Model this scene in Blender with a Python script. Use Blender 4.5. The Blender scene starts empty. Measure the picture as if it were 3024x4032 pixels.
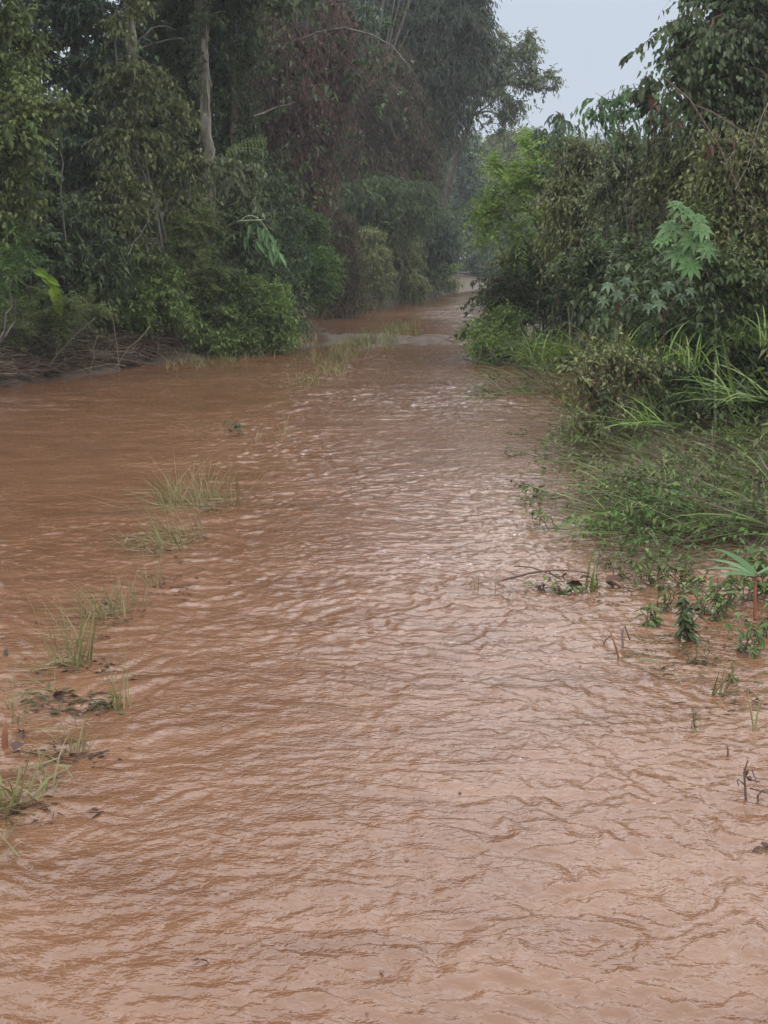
import bpy, math
import numpy as np
from mathutils import Vector

R = math.radians
rng = np.random.default_rng(7)
scene = bpy.context.scene
COL = scene.collection

# ------------------------------------------------------------------ camera
CH, F, HY, W_, H_ = 1.6, 1400.0, 255.0, 768.0, 1024.0
PITCH = math.atan((H_ / 2 - HY) / F)
cam_d = bpy.data.cameras.new('camera')
cam = bpy.data.objects.new('camera', cam_d)
COL.objects.link(cam)
cam.location = (0, 0, CH)
cam.rotation_euler = (math.pi / 2 - PITCH, 0, 0)
cam_d.sensor_fit = 'VERTICAL'
cam_d.sensor_height = 24.0
cam_d.lens = 24.0 * F / H_
cam_d.clip_start = 0.05
cam_d.clip_end = 1000
scene.camera = cam
_f = np.array([0, math.cos(PITCH), -math.sin(PITCH)])
_u = np.array([0, math.sin(PITCH), math.cos(PITCH)])


def ray(px, py):
    return np.array([1.0, 0, 0]) * (px - W_ / 2) / F + _u * (H_ / 2 - py) / F + _f


def at(px, py, Y):
    """world point at depth Y that was measured at this place of the photograph"""
    d = ray(px, py)
    return np.array([0, 0, CH]) + d * (Y / d[1])


def gr(px, py, z=0.0):
    """point of the water / ground level under a measured place"""
    d = ray(px, py)
    return np.array([0, 0, CH]) + d * ((z - CH) / d[2])


# ------------------------------------------------------------------ noise
def _hash(ix, iy, seed):
    h = (ix.astype(np.int64) * 374761393 + iy.astype(np.int64) * 668265263 + seed * 974711) & 0x7fffffff
    h = ((h ^ (h >> 13)) * 1274126177) & 0x7fffffff
    return (h ^ (h >> 16)) & 0xffff


def pn(x, y, seed=0):
    x = np.asarray(x, float); y = np.asarray(y, float)
    ix, iy = np.floor(x), np.floor(y)
    fx, fy = x - ix, y - iy
    u = fx * fx * fx * (fx * (fx * 6 - 15) + 10)
    v = fy * fy * fy * (fy * (fy * 6 - 15) + 10)

    def g(ox, oy):
        a = _hash(ix + ox, iy + oy, seed) * (2 * math.pi / 65536.0)
        return np.cos(a) * (fx - ox) + np.sin(a) * (fy - oy)
    a = g(0, 0) * (1 - u) + g(1, 0) * u
    b = g(0, 1) * (1 - u) + g(1, 1) * u
    return (a * (1 - v) + b * v) * 1.5


def sstep(a, b, x):
    t = np.clip((x - a) / (b - a), 0, 1)
    return t * t * (3 - 2 * t)


# ------------------------------------------------------------------ mesh collecting
class Geo:
    def __init__(s):
        s.v, s.idx, s.cnt, s.n = [], [], [], 0

    def add(s, v, faces):
        """v (N,3); faces list of int arrays (M,k)"""
        v = np.asarray(v, np.float64).reshape(-1, 3)
        for f in faces:
            f = np.asarray(f, np.int64)
            if f.size == 0:
                continue
            s.idx.append((f + s.n).ravel())
            s.cnt.append(np.full(f.shape[0], f.shape[1], np.int32))
        s.v.append(v)
        s.n += len(v)

    def build(s, name, mat, parent=None, smooth=False, loc=None):
        me = bpy.data.meshes.new(name)
        if s.n:
            v = np.concatenate(s.v)
            if parent is not None:
                v = v - np.array(parent['_org'])
            if loc is not None:
                v = v - np.asarray(loc)
            idx = np.concatenate(s.idx).astype(np.int32)
            cnt = np.concatenate(s.cnt)
            st = np.concatenate([[0], np.cumsum(cnt)[:-1]]).astype(np.int32)
            me.vertices.add(len(v)); me.vertices.foreach_set('co', v.astype(np.float32).ravel())
            me.loops.add(len(idx)); me.loops.foreach_set('vertex_index', idx)
            me.polygons.add(len(cnt)); me.polygons.foreach_set('loop_start', st)
            me.polygons.foreach_set('use_smooth', np.full(len(cnt), smooth, bool))
            me.update(calc_edges=True)
        me.materials.append(mat)
        o = bpy.data.objects.new(name, me)
        COL.objects.link(o)
        if parent is not None:
            o.parent = parent
        if loc is not None:
            o.location = tuple(loc)
        return o


def nrm(a):
    return a / np.maximum(np.linalg.norm(a, axis=-1, keepdims=True), 1e-9)


def tag(o, label=None, cat=None, group=None, kind=None):
    kind = kind or ('thing' if cat else None)
    for k, v in (('label', label), ('category', cat), ('group', group), ('kind', kind)):
        if v:
            o[k] = v
    return o


def thing(name, label, cat, loc, group=None):
    o = bpy.data.objects.new(name, None)
    COL.objects.link(o)
    o.location = tuple(float(c) for c in loc)
    o['_org'] = [float(c) for c in loc]
    return tag(o, label, cat, group)


# ------------------------------------------------------------------ shapes
def tube(G, pts, radii, sides=6, rough=0.0, seed=0):
    pts = np.asarray(pts, float); n = len(pts)
    radii = np.broadcast_to(np.asarray(radii, float), (n,))
    t = nrm(np.gradient(pts, axis=0))
    ref = np.array([0.0, 1, 0]) if abs(t[:, 1]).mean() < .8 else np.array([1.0, 0, 0])
    a = nrm(np.cross(t, ref)); b = np.cross(t, a)
    ang = np.arange(sides) * 2 * math.pi / sides
    rr = radii[:, None] * np.ones(sides)
    if rough:
        r2 = np.random.default_rng(seed)
        rr = rr * (1 + rough * r2.standard_normal(rr.shape))
    v = pts[:, None, :] + rr[..., None] * (np.cos(ang)[None, :, None] * a[:, None, :] + np.sin(ang)[None, :, None] * b[:, None, :])
    i = np.arange(n - 1)[:, None]; j = np.arange(sides)[None, :]
    q = np.stack([i * sides + j, i * sides + (j + 1) % sides, (i + 1) * sides + (j + 1) % sides, (i + 1) * sides + j], -1).reshape(-1, 4)
    G.add(v.reshape(-1, 3), [q, np.arange((n - 1) * sides, n * sides)[None, :]])


def curve(a, b, sag=0.0, n=8, wob=0.0, r=rng):
    a, b = np.asarray(a, float), np.asarray(b, float)
    t = np.linspace(0, 1, n)[:, None]
    p = a + (b - a) * t
    p[:, 2] += sag * 4 * (t[:, 0] * (1 - t[:, 0]))
    if wob:
        w = np.cumsum(r.standard_normal((n, 3)), 0) * wob / math.sqrt(n)
        w -= w[0] + (w[-1] - w[0]) * t
        p = p + w
    return p


def twigs(G, A, B, r0):
    """many thin three-sided twigs A->B"""
    A, B = np.asarray(A), np.asarray(B)
    n = len(A)
    if n == 0:
        return
    t = nrm(B - A)
    s = nrm(np.cross(t, np.array([.31, .17, .93]))); u = np.cross(t, s)
    r0 = np.broadcast_to(np.asarray(r0, float), (n,))[:, None]
    ring = [s, -.5 * s + .866 * u, -.5 * s - .866 * u]
    v = np.stack([A + r0 * k for k in ring] + [B + r0 * .5 * k for k in ring], 1)
    base = (np.arange(n) * 6)[:, None]
    q = np.concatenate([base + np.array([[0, 1, 4, 3]]), base + np.array([[1, 2, 5, 4]]), base + np.array([[2, 0, 3, 5]])])
    G.add(v.reshape(-1, 3), [q])


def leaves(G, P, D, N, L, W, fold=.22, big=False, sag=.12):
    D = nrm(D); S = nrm(np.cross(D, N)); N = np.cross(S, D)
    n = len(P)
    L = np.broadcast_to(np.asarray(L, float), (n,))[:, None]
    W = np.broadcast_to(np.asarray(W, float), (n,))[:, None]
    dn = np.array([0, 0, -1.0])
    if not big:
        m = P + D * L * .4 + N * W * fold
        v = np.stack([P, m + S * W * .5, P + D * L + dn * L * sag, m - S * W * .5], 1)
        b = (np.arange(n) * 4)[:, None]
        G.add(v.reshape(-1, 3), [np.concatenate([b + np.array([[0, 1, 2]]), b + np.array([[0, 2, 3]])])])
    else:
        m1 = P + D * L * .28 + dn * L * sag * .1
        m2 = P + D * L * .66 + dn * L * sag * .5
        v = np.stack([P, m1, m2, P + D * L + dn * L * sag * 1.3,
                      m1 + S * W * .46 + N * W * fold, m2 + S * W * .36 + N * W * fold * .8,
                      m1 - S * W * .46 + N * W * fold, m2 - S * W * .36 + N * W * fold * .8], 1)
        b = (np.arange(n) * 8)[:, None]
        G.add(v.reshape(-1, 3), [np.concatenate([b + np.array([[0, 4, 1]]), b + np.array([[0, 1, 6]]),
                                                 b + np.array([[2, 5, 3]]), b + np.array([[2, 3, 7]])]),
                                 np.concatenate([b + np.array([[1, 4, 5, 2]]), b + np.array([[6, 1, 2, 7]])])])


def sprays(G, C, D, sp, r, TG=None, scale=1.0):
    """leafy twigs that start at C and head along D"""
    m, k = len(C), sp['n']
    if m == 0:
        return
    D = nrm(D)
    Lt = sp['tw'] * scale * r.uniform(.6, 1.25, m)
    t = np.linspace(.12, 1, k)[None, :] + r.normal(0, .03, (m, k))
    g = sp.get('droop', .3)
    dn = np.array([0, 0, -1.0])
    pos = C[:, None, :] + D[:, None, :] * (Lt[:, None] * t)[..., None] + dn * (g * Lt[:, None] * t * t)[..., None]
    tan = nrm(D[:, None, :] + dn * (2 * g * t)[..., None])
    side = np.cross(D, np.array([0, 0, 1.0]) + r.normal(0, .35, (m, 3)))
    side = nrm(side)
    sgn = np.where(np.arange(k) % 2 == 0, 1.0, -1.0)[None, :, None]
    if sp.get('planar'):
        sd = side[:, None, :] * sgn + r.normal(0, .10, (m, k, 3))
    else:
        sd = side[:, None, :] * sgn + r.normal(0, .65, (m, k, 3))
    hang = sp.get('hang', .3)
    ld = tan * sp.get('fwd', .5) + sd * (1 - hang * .6) + dn * hang * 1.3 + r.normal(0, .15, (m, k, 3))
    up = np.array([0, 0, 1.0])
    nn = up + r.normal(0, .45, (m, k, 3)) + sd * .3 * hang
    if hang > .6:
        nn = r.normal(0, 1, (m, k, 3)) * np.array([1, 1, .5])
    sz = r.uniform(.65, 1.2, m * k)
    if sp.get('planar'):
        sz = sz * np.tile(np.sin(np.linspace(.35, math.pi - .25, k)) ** .5, m)
    leaves(G, pos.reshape(-1, 3), ld.reshape(-1, 3), nn.reshape(-1, 3), sp['L'] * sz, sp['W'] * sz * r.uniform(.8, 1.15, m * k),
           fold=sp.get('fold', .22), big=sp.get('big', False), sag=sp.get('sag', .12))
    if TG is not None:
        sel = r.random(m) < sp.get('twigfrac', .6)
        e = C + D * Lt[:, None] * .55 + dn * (g * Lt * .3)[:, None]
        e2 = C + D * Lt[:, None] + dn * (g * Lt)[:, None]
        rr = sp.get('twr', .004)
        twigs(TG, C[sel], e[sel], rr)
        twigs(TG, e[sel], e2[sel], rr * .5)


def B(px, py, Y, rpx, rpy, ry=None):
    """crown ellipsoid measured at depth Y: (centre, radii)"""
    c = at(px, py, Y)
    rx, rz = rpx * Y / F, rpy * Y / F
    return c, np.array([rx, ry if ry else .75 * min(rx, rz) + .25 * max(rx, rz), rz])


def crown(GL, GT, blobs, sp, r, cover=1.0, org=None, limb_r=.02, limbs=True):
    """fill ellipsoids with lumps of leafy twigs; limbs run from org (list of trunk points) to the lumps"""
    for c, rad in blobs:
        nl = COVER * cover * sp.get('cover', 4.0) * math.pi * rad[0] * rad[2] / (sp['L'] * sp['W'] * .5)
        ns = max(4, int(nl / sp['n']))
        m = int(np.clip(ns / 16, 6, 110))
        u = nrm(r.normal(0, 1, (m, 3)))
        lc = c + u * rad * r.uniform(.25, .92, m)[:, None]
        lr = .30 * rad.mean() * r.uniform(.6, 1.3, m) * (1.0 if m < 25 else .85)
        k = r.integers(0, m, ns)
        off = nrm(r.normal(0, 1, (ns, 3))) * (r.random(ns) ** .45)[:, None] * lr[k][:, None]
        C = lc[k] + off * np.array([1, 1, .75])
        C = c + (C - c)
        D = nrm(off / np.maximum(lr[k], 1e-3)[:, None] * .8 + u[k] * .5 + r.normal(0, .35, (ns, 3)) + np.array([0, 0, sp.get('up', .25)]))
        C = C - D * sp['tw'] * .35
        zmin = .04
        low = C[:, 2] < zmin
        C[low, 2] = zmin + r.random(low.sum()) * .12
        D[low, 2] = np.abs(D[low, 2])
        sprays(GL, C, D, sp, r, GT)
        if limbs and org is not None:
            for q in range(m):
                if r.random() < .55:
                    d2 = np.linalg.norm(org - lc[q], axis=1) + 1.2 * np.maximum(0, org[:, 2] - lc[q][2])
                    o = org[int(np.argmin(d2 + r.random(len(org)) * .3))]
                    tube(GT, curve(o, lc[q], sag=.08 * np.linalg.norm(o - lc[q]), n=6, wob=.12, r=r), np.linspace(limb_r, limb_r * .3, 6), 4)


def terrain(x, y):
    x = np.asarray(x, float); y = np.asarray(y, float)
    xl = np.interp(y, [-10, 10, 17, 19, 21.2, 23, 24.7, 28, 31.6, 39, 43, 49, 60, 78, 100, 190],
                   [-9.5, -7.2, -4.75, -3.9, -3.15, -2.5, -2.2, -2.2, -2.25, -2.5, -1.75, .5, 3.0, 7.5, 16, 60])
    xr = np.interp(y, [-10, 6.9, 7.7, 10, 12, 16, 18, 21, 24, 30, 40, 60, 78, 100, 190],
                   [4.5, 3.3, 1.75, 1.6, 1.75, 2.7, 2.9, 2.2, 1.45, 1.9, 2.6, 4.6, 7.6, 19, 70])
    n = pn(x * .9, y * .9, 3) * .5 + pn(x * 2.3, y * 2.3, 4) * .25
    dl = xl - x + n * .5
    dr = x - xr + n * .35
    z = np.full(np.broadcast(x, y).shape, -.16) + .03 * n
    z = np.maximum(z, -.16 + .20 * sstep(-.35, .25, dl) + (.62 - .45 * sstep(22.5, 25.5, y)) * sstep(.1, 1.5, dl) + .6 * sstep(1.5, 9, dl))
    z = np.maximum(z, -.16 + (.175 + .07 * pn(x * 2.6, y * 3.4, 12)) * sstep(-.35, .35, dr + .35 * n) + .05 * sstep(.5, 2, dr) + .65 * sstep(1.7, 8, dr))
    hump = sstep(24.0, 25.2, y) * (1 - sstep(28.0, 29.6, y)) * (1 - sstep(.9, 2.0, x - .02 * (y - 24)))
    z = np.maximum(z, -.16 + hump * (.165 + .10 * pn(x * 1.5, y * .7, 9) + .06 * pn(x * 3.6, y * 1.8, 10) + .03 * pn(x * 9, y * 5, 11)))
    ridge = np.exp(-((x - np.interp(y, [0, 18, 22, 30], [-1.25, -1.1, -.6, .3])) / .35) ** 2) * sstep(3, 5, y) * (1 - sstep(31, 34, y))
    z = z + .06 * ridge * (z < 0)
    return z


def base_at(x, y):
    return np.array([x, y, float(terrain(np.array(x), np.array(y)))])
# ------------------------------------------------------------------ materials
def newmat(name):
    m = bpy.data.materials.new(name); m.use_nodes = True
    nt = m.node_tree
    nt.nodes.clear()
    out = nt.nodes.new('ShaderNodeOutputMaterial')
    return m, nt, out


def N(nt, kind, **kw):
    n = nt.nodes.new(kind)
    for k, v in kw.items():
        if k in n.inputs:
            n.inputs[k].default_value = v
        else:
            setattr(n, k, v)
    return n


def ramp(nt, fac, cols, interp='LINEAR'):
    n = nt.nodes.new('ShaderNodeValToRGB')
    e = n.color_ramp.elements
    n.color_ramp.interpolation = interp
    for i, c in enumerate(cols):
        p = i / max(1, len(cols) - 1)
        if i < 2:
            e[i].position = p; e[i].color = (*c, 1)
        else:
            el = e.new(p); el.color = (*c, 1)
    if fac is not None:
        nt.links.new(fac, n.inputs['Fac'])
    return n


ALB = 1.22


def leafmat(name, cols, rough=.5, trans=.3, patch=.9, spec=.3):
    m, nt, out = newmat(name)
    g = N(nt, 'ShaderNodeNewGeometry')
    r = ramp(nt, g.outputs['Random Per Island'], cols)
    no = N(nt, 'ShaderNodeTexNoise'); no.inputs['Scale'].default_value = patch; no.inputs['Detail'].default_value = 2
    nt.links.new(g.outputs['Position'], no.inputs['Vector'])
    mr = N(nt, 'ShaderNodeMapRange'); mr.inputs['From Min'].default_value = .3; mr.inputs['From Max'].default_value = .7
    mr.inputs['To Min'].default_value = .62 * ALB; mr.inputs['To Max'].default_value = 1.4 * ALB
    nt.links.new(no.outputs['Fac'], mr.inputs['Value'])
    mx = N(nt, 'ShaderNodeVectorMath', operation='SCALE')
    nt.links.new(r.outputs['Color'], mx.inputs[0]); nt.links.new(mr.outputs['Result'], mx.inputs['Scale'])
    p = N(nt, 'ShaderNodeBsdfPrincipled'); p.inputs['Roughness'].default_value = rough
    p.inputs['Specular IOR Level'].default_value = spec
    nt.links.new(mx.outputs[0], p.inputs['Base Color'])
    t = N(nt, 'ShaderNodeBsdfTranslucent')
    nt.links.new(mx.outputs[0], t.inputs['Color'])
    ms = N(nt, 'ShaderNodeMixShader'); ms.inputs['Fac'].default_value = trans
    nt.links.new(p.outputs[0], ms.inputs[1]); nt.links.new(t.outputs[0], ms.inputs[2])
    nt.links.new(ms.outputs[0], out.inputs['Surface'])
    return m


def barkmat(name, cols, scale=(9, 9, 2.5), rough=.75, bump=.5):
    m, nt, out = newmat(name)
    tc = N(nt, 'ShaderNodeTexCoord')
    mp = N(nt, 'ShaderNodeMapping'); mp.inputs['Scale'].default_value = scale
    nt.links.new(tc.outputs['Object'], mp.inputs['Vector'])
    no = N(nt, 'ShaderNodeTexNoise'); no.inputs['Scale'].default_value = 1.0; no.inputs['Detail'].default_value = 5; no.inputs['Roughness'].default_value = .6
    nt.links.new(mp.outputs[0], no.inputs['Vector'])
    mr = N(nt, 'ShaderNodeMapRange'); mr.inputs['From Min'].default_value = .32; mr.inputs['From Max'].default_value = .68
    nt.links.new(no.outputs['Fac'], mr.inputs['Value'])
    r = ramp(nt, mr.outputs[0], cols)
    p = N(nt, 'ShaderNodeBsdfPrincipled'); p.inputs['Roughness'].default_value = rough
    nt.links.new(r.outputs['Color'], p.inputs['Base Color'])
    b = N(nt, 'ShaderNodeBump'); b.inputs['Strength'].default_value = bump; b.inputs['Distance'].default_value = .02
    nt.links.new(no.outputs['Fac'], b.inputs['Height']); nt.links.new(b.outputs[0], p.inputs['Normal'])
    nt.links.new(p.outputs[0], out.inputs['Surface'])
    return m


def watermat():
    m, nt, out = newmat('muddy_water')
    L = nt.links.new
    g = N(nt, 'ShaderNodeNewGeometry')

    def noise(scale, mapscale=(1, 1, 1), detail=3, rough=.55, dist=0.0, ntype=None):
        mp = N(nt, 'ShaderNodeMapping'); mp.inputs['Scale'].default_value = mapscale
        mp.inputs['Rotation'].default_value = (0, 0, .25)
        L(g.outputs['Position'], mp.inputs['Vector'])
        n = N(nt, 'ShaderNodeTexNoise'); n.inputs['Scale'].default_value = scale
        n.inputs['Detail'].default_value = detail; n.inputs['Roughness'].default_value = rough; n.inputs['Distortion'].default_value = dist
        if ntype:
            n.noise_type = ntype
        L(mp.outputs[0], n.inputs['Vector'])
        return n
    big = noise(.35, (1, .6, 1), 3)
    mid = noise(2.2, (.7, 1.3, 1), 4, .6, .6)
    ma = N(nt, 'ShaderNodeMath', operation='MULTIPLY_ADD'); ma.inputs[1].default_value = .5
    L(mid.outputs['Fac'], ma.inputs[0])
    mb = N(nt, 'ShaderNodeMath', operation='MULTIPLY'); mb.inputs[1].default_value = .5
    L(big.outputs['Fac'], mb.inputs[0]); L(mb.outputs[0], ma.inputs[2])
    mr = N(nt, 'ShaderNodeMapRange'); mr.inputs['From Min'].default_value = .36; mr.inputs['From Max'].default_value = .64
    L(ma.outputs[0], mr.inputs['Value'])
    col = ramp(nt, mr.outputs[0], WCOL)
    # bump: crinkled rain-beaten ripples, small ones riding on larger ones
    n1 = noise(9, (.75, 1.25, 1), 3, .55, .5)
    n2 = noise(42, (.8, 1.2, 1), 2, .5, .8)
    n3 = noise(75, (1, 1, 1), 2, .5, .6)
    vo = N(nt, 'ShaderNodeTexVoronoi'); vo.inputs['Scale'].default_value = 9.0
    vo.voronoi_dimensions = '2D'
    L(g.outputs['Position'], vo.inputs['Vector'])
    si = N(nt, 'ShaderNodeMath', operation='MULTIPLY'); si.inputs[1].default_value = 46.0
    L(vo.outputs['Distance'], si.inputs[0])
    sn = N(nt, 'ShaderNodeMath', operation='SINE'); L(si.outputs[0], sn.inputs[0])
    fd = N(nt, 'ShaderNodeMapRange'); fd.inputs['From Min'].default_value = .06; fd.inputs['From Max'].default_value = .42
    fd.inputs['To Min'].default_value = 1; fd.inputs['To Max'].default_value = 0
    L(vo.outputs['Distance'], fd.inputs['Value'])
    rg = N(nt, 'ShaderNodeMath', operation='MULTIPLY'); L(sn.outputs[0], rg.inputs[0]); L(fd.outputs[0], rg.inputs[1])
    acc = None
    for n, w in ((n1.outputs['Fac'], WB[0]), (n2.outputs['Fac'], WB[1]), (n3.outputs['Fac'], WB[2]), (rg.outputs[0], WB[3])):
        k = N(nt, 'ShaderNodeMath', operation='MULTIPLY_ADD'); k.inputs[1].default_value = w
        L(n, k.inputs[0])
        if acc is None:
            k.inputs[2].default_value = 0
        else:
            L(acc, k.inputs[2])
        acc = k.outputs[0]
    b = N(nt, 'ShaderNodeBump'); b.inputs['Strength'].default_value = 1.0; b.inputs['Distance'].default_value = 1.0
    L(acc, b.inputs['Height'])
    # light coming back out of the silt does not follow the ripples; the mirror of the surface does
    up = N(nt, 'ShaderNodeCombineXYZ'); up.inputs['Z'].default_value = 1.0
    df = N(nt, 'ShaderNodeBsdfDiffuse'); L(col.outputs['Color'], df.inputs['Color']); L(up.outputs[0], df.inputs['Normal'])
    gl = N(nt, 'ShaderNodeBsdfGlossy'); gl.inputs['Roughness'].default_value = .025; L(b.outputs[0], gl.inputs['Normal'])
    fr = N(nt, 'ShaderNodeFresnel'); fr.inputs['IOR'].default_value = 1.52; L(b.outputs[0], fr.inputs['Normal'])
    mx = N(nt, 'ShaderNodeMixShader'); L(fr.outputs[0], mx.inputs['Fac']); L(df.outputs[0], mx.inputs[1]); L(gl.outputs[0], mx.inputs[2])
    L(mx.outputs[0], out.inputs['Surface'])
    return m


def groundmat():
    m, nt, out = newmat('wet_soil')
    L = nt.links.new
    g = N(nt, 'ShaderNodeNewGeometry')
    a = N(nt, 'ShaderNodeTexNoise'); a.inputs['Scale'].default_value = 1.4; a.inputs['Detail'].default_value = 6
    b_ = N(nt, 'ShaderNodeTexNoise'); b_.inputs['Scale'].default_value = 22; b_.inputs['Detail'].default_value = 5
    L(g.outputs['Position'], a.inputs['Vector']); L(g.outputs['Position'], b_.inputs['Vector'])
    s = N(nt, 'ShaderNodeMath', operation='ADD'); L(a.outputs['Fac'], s.inputs[0]); L(b_.outputs['Fac'], s.inputs[1])
    mr = N(nt, 'ShaderNodeMapRange'); mr.inputs['From Min'].default_value = .7; mr.inputs['From Max'].default_value = 1.3
    L(s.outputs[0], mr.inputs['Value'])
    c = ramp(nt, mr.outputs[0], [(.028, .018, .012), (.05, .033, .024), (.075, .052, .038), (.04, .028, .018)])
    bp = N(nt, 'ShaderNodeBump'); bp.inputs['Strength'].default_value = .8; bp.inputs['Distance'].default_value = .03
    L(b_.outputs['Fac'], bp.inputs['Height'])
    p = N(nt, 'ShaderNodeBsdfPrincipled'); p.inputs['Roughness'].default_value = .7; p.inputs['Specular IOR Level'].default_value = .25
    L(c.outputs['Color'], p.inputs['Base Color']); L(bp.outputs[0], p.inputs['Normal']); L(p.outputs[0], out.inputs['Surface'])
    return m


WCOL = [(.094, .043, .0220), (.128, .062, .0335), (.158, .083, .0490)]
WB = (.0, .0040, .0010, .0001)

# ------------------------------------------------------------------ sky, sun, air
SUN_EL, SUN_ROT = R(42), R(190)
world = bpy.data.worlds.new('World'); scene.world = world; world.use_nodes = True
wn = world.node_tree; wn.nodes.clear()
wo = wn.nodes.new('ShaderNodeOutputWorld')
bg = wn.nodes.new('ShaderNodeBackground'); bg.inputs['Strength'].default_value = .1
sk = wn.nodes.new('ShaderNodeTexSky'); sk.sky_type = 'NISHITA'; sk.sun_disc = False
sk.sun_elevation = SUN_EL; sk.sun_rotation = SUN_ROT
sk.air_density = 1.0; sk.dust_density = 6.0; sk.ozone_density = 1.0
tc = wn.nodes.new('ShaderNodeTexCoord')
sx = wn.nodes.new('ShaderNodeSeparateXYZ'); wn.links.new(tc.outputs['Generated'], sx.inputs[0])
# overcast layer: brighter overhead than at the horizon, soft uneven cloud
oc = ramp(wn, None, [(4.0, 4.6, 5.55), (5.0, 5.65, 6.65), (26, 26.6, 27.6), (27, 27.3, 27.8)])
for _i, _p in enumerate((0.0, .17, .34, 1.0)):
    oc.color_ramp.elements[_i].position = _p
cl = wn.nodes.new('ShaderNodeTexNoise'); cl.inputs['Scale'].default_value = 2.2; cl.inputs['Detail'].default_value = 4
wn.links.new(tc.outputs['Generated'], cl.inputs['Vector'])
cm = wn.nodes.new('ShaderNodeMath'); cm.operation = 'MULTIPLY_ADD'; cm.inputs[1].default_value = .16
wn.links.new(cl.outputs['Fac'], cm.inputs[0])
sb = wn.nodes.new('ShaderNodeMath'); sb.operation = 'SUBTRACT'; sb.inputs[1].default_value = .08
wn.links.new(sx.outputs['Z'], sb.inputs[0]); wn.links.new(sb.outputs[0], cm.inputs[2])
wn.links.new(cm.outputs[0], oc.inputs['Fac'])
mxw = wn.nodes.new('ShaderNodeMix'); mxw.data_type = 'RGBA'; mxw.inputs['Factor'].default_value = .85
wn.links.new(sk.outputs[0], mxw.inputs['A']); wn.links.new(oc.outputs['Color'], mxw.inputs['B'])
wn.links.new(mxw.outputs['Result'], bg.inputs['Color']); wn.links.new(bg.outputs[0], wo.inputs['Surface'])

sd = bpy.data.lights.new('sun', 'SUN'); sd.energy = 1.0; sd.angle = R(28); sd.color = (1, .97, .92)
so = bpy.data.objects.new('sun', sd); COL.objects.link(so)
so.rotation_euler = (math.pi / 2 - SUN_EL, 0, math.pi - SUN_ROT)
so.location = (0, 0, 60)

HZ = 0.0008
hm, hn, ho = newmat('rain_haze')
pv = hn.nodes.new('ShaderNodeVolumePrincipled')
pv.inputs['Color'].default_value = (.88, .92, .97, 1); pv.inputs['Density'].default_value = HZ; pv.inputs['Anisotropy'].default_value = .2
hn.links.new(pv.outputs[0], ho.inputs['Volume'])
HG = Geo()
x0, x1, y0, y1, z0, z1 = -92, 112, -13, 272, -3.0, 26.0
HG.add([(x0, y0, z0), (x1, y0, z0), (x1, y1, z0), (x0, y1, z0), (x0, y0, z1), (x1, y0, z1), (x1, y1, z1), (x0, y1, z1)],
       [[(3, 2, 1, 0), (4, 5, 6, 7), (0, 1, 5, 4), (1, 2, 6, 5), (2, 3, 7, 6), (3, 0, 4, 7)]])
haze = HG.build('haze', hm); haze['kind'] = 'stuff'

vs = scene.view_settings
vs.view_transform = 'Standard'; vs.look = 'None'; vs.gamma = 1.0; vs.use_curve_mapping = False
vs.exposure = 0.25
cy = scene.cycles
cy.max_bounces = 6; cy.diffuse_bounces = 3; cy.glossy_bounces = 2; cy.transmission_bounces = 3; cy.volume_bounces = 1
cy.transparent_max_bounces = 4
cy.use_denoising = True
try:
    cy.denoiser = 'OPENIMAGEDENOISE'
except Exception:
    pass
cy.caustics_reflective = False; cy.caustics_refractive = False

# ------------------------------------------------------------------ ground and water
def grid(xs, ys, fz):
    X, Y = np.meshgrid(xs, ys)
    Z = fz(X, Y)
    nx, ny = len(xs), len(ys)
    i = np.arange(ny - 1)[:, None]; j = np.arange(nx - 1)[None, :]
    q = np.stack([i * nx + j, i * nx + j + 1, (i + 1) * nx + j + 1, (i + 1) * nx + j], -1).reshape(-1, 4)
    return np.stack([X, Y, Z], -1).reshape(-1, 3), q


def axis(segs):
    """coordinates: list of (start, end, step at start, step at end)"""
    out = [segs[0][0]]
    for a, b, s0, s1 in segs:
        x = a
        while x < b:
            s = s0 + (s1 - s0) * (x - a) / (b - a)
            x += s
            out.append(min(x, b))
    return np.unique(np.round(np.array(out), 5))


gx = axis([(-90, -12, 6, .5), (-12, -3, .22, .16), (-3, 3, .07, .07), (3, 8, .16, .22), (8, 110, .5, 7)])
gy = axis([(-11, 2, 1.5, .5), (2, 23.5, .22, .2), (23.5, 30, .08, .08), (30, 60, .22, .3), (60, 270, .5, 9)])
v, q = grid(gx, gy, terrain)
G = Geo(); G.add(v, [q])
ground = G.build('ground', groundmat(), smooth=True); ground['kind'] = 'structure'


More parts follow.
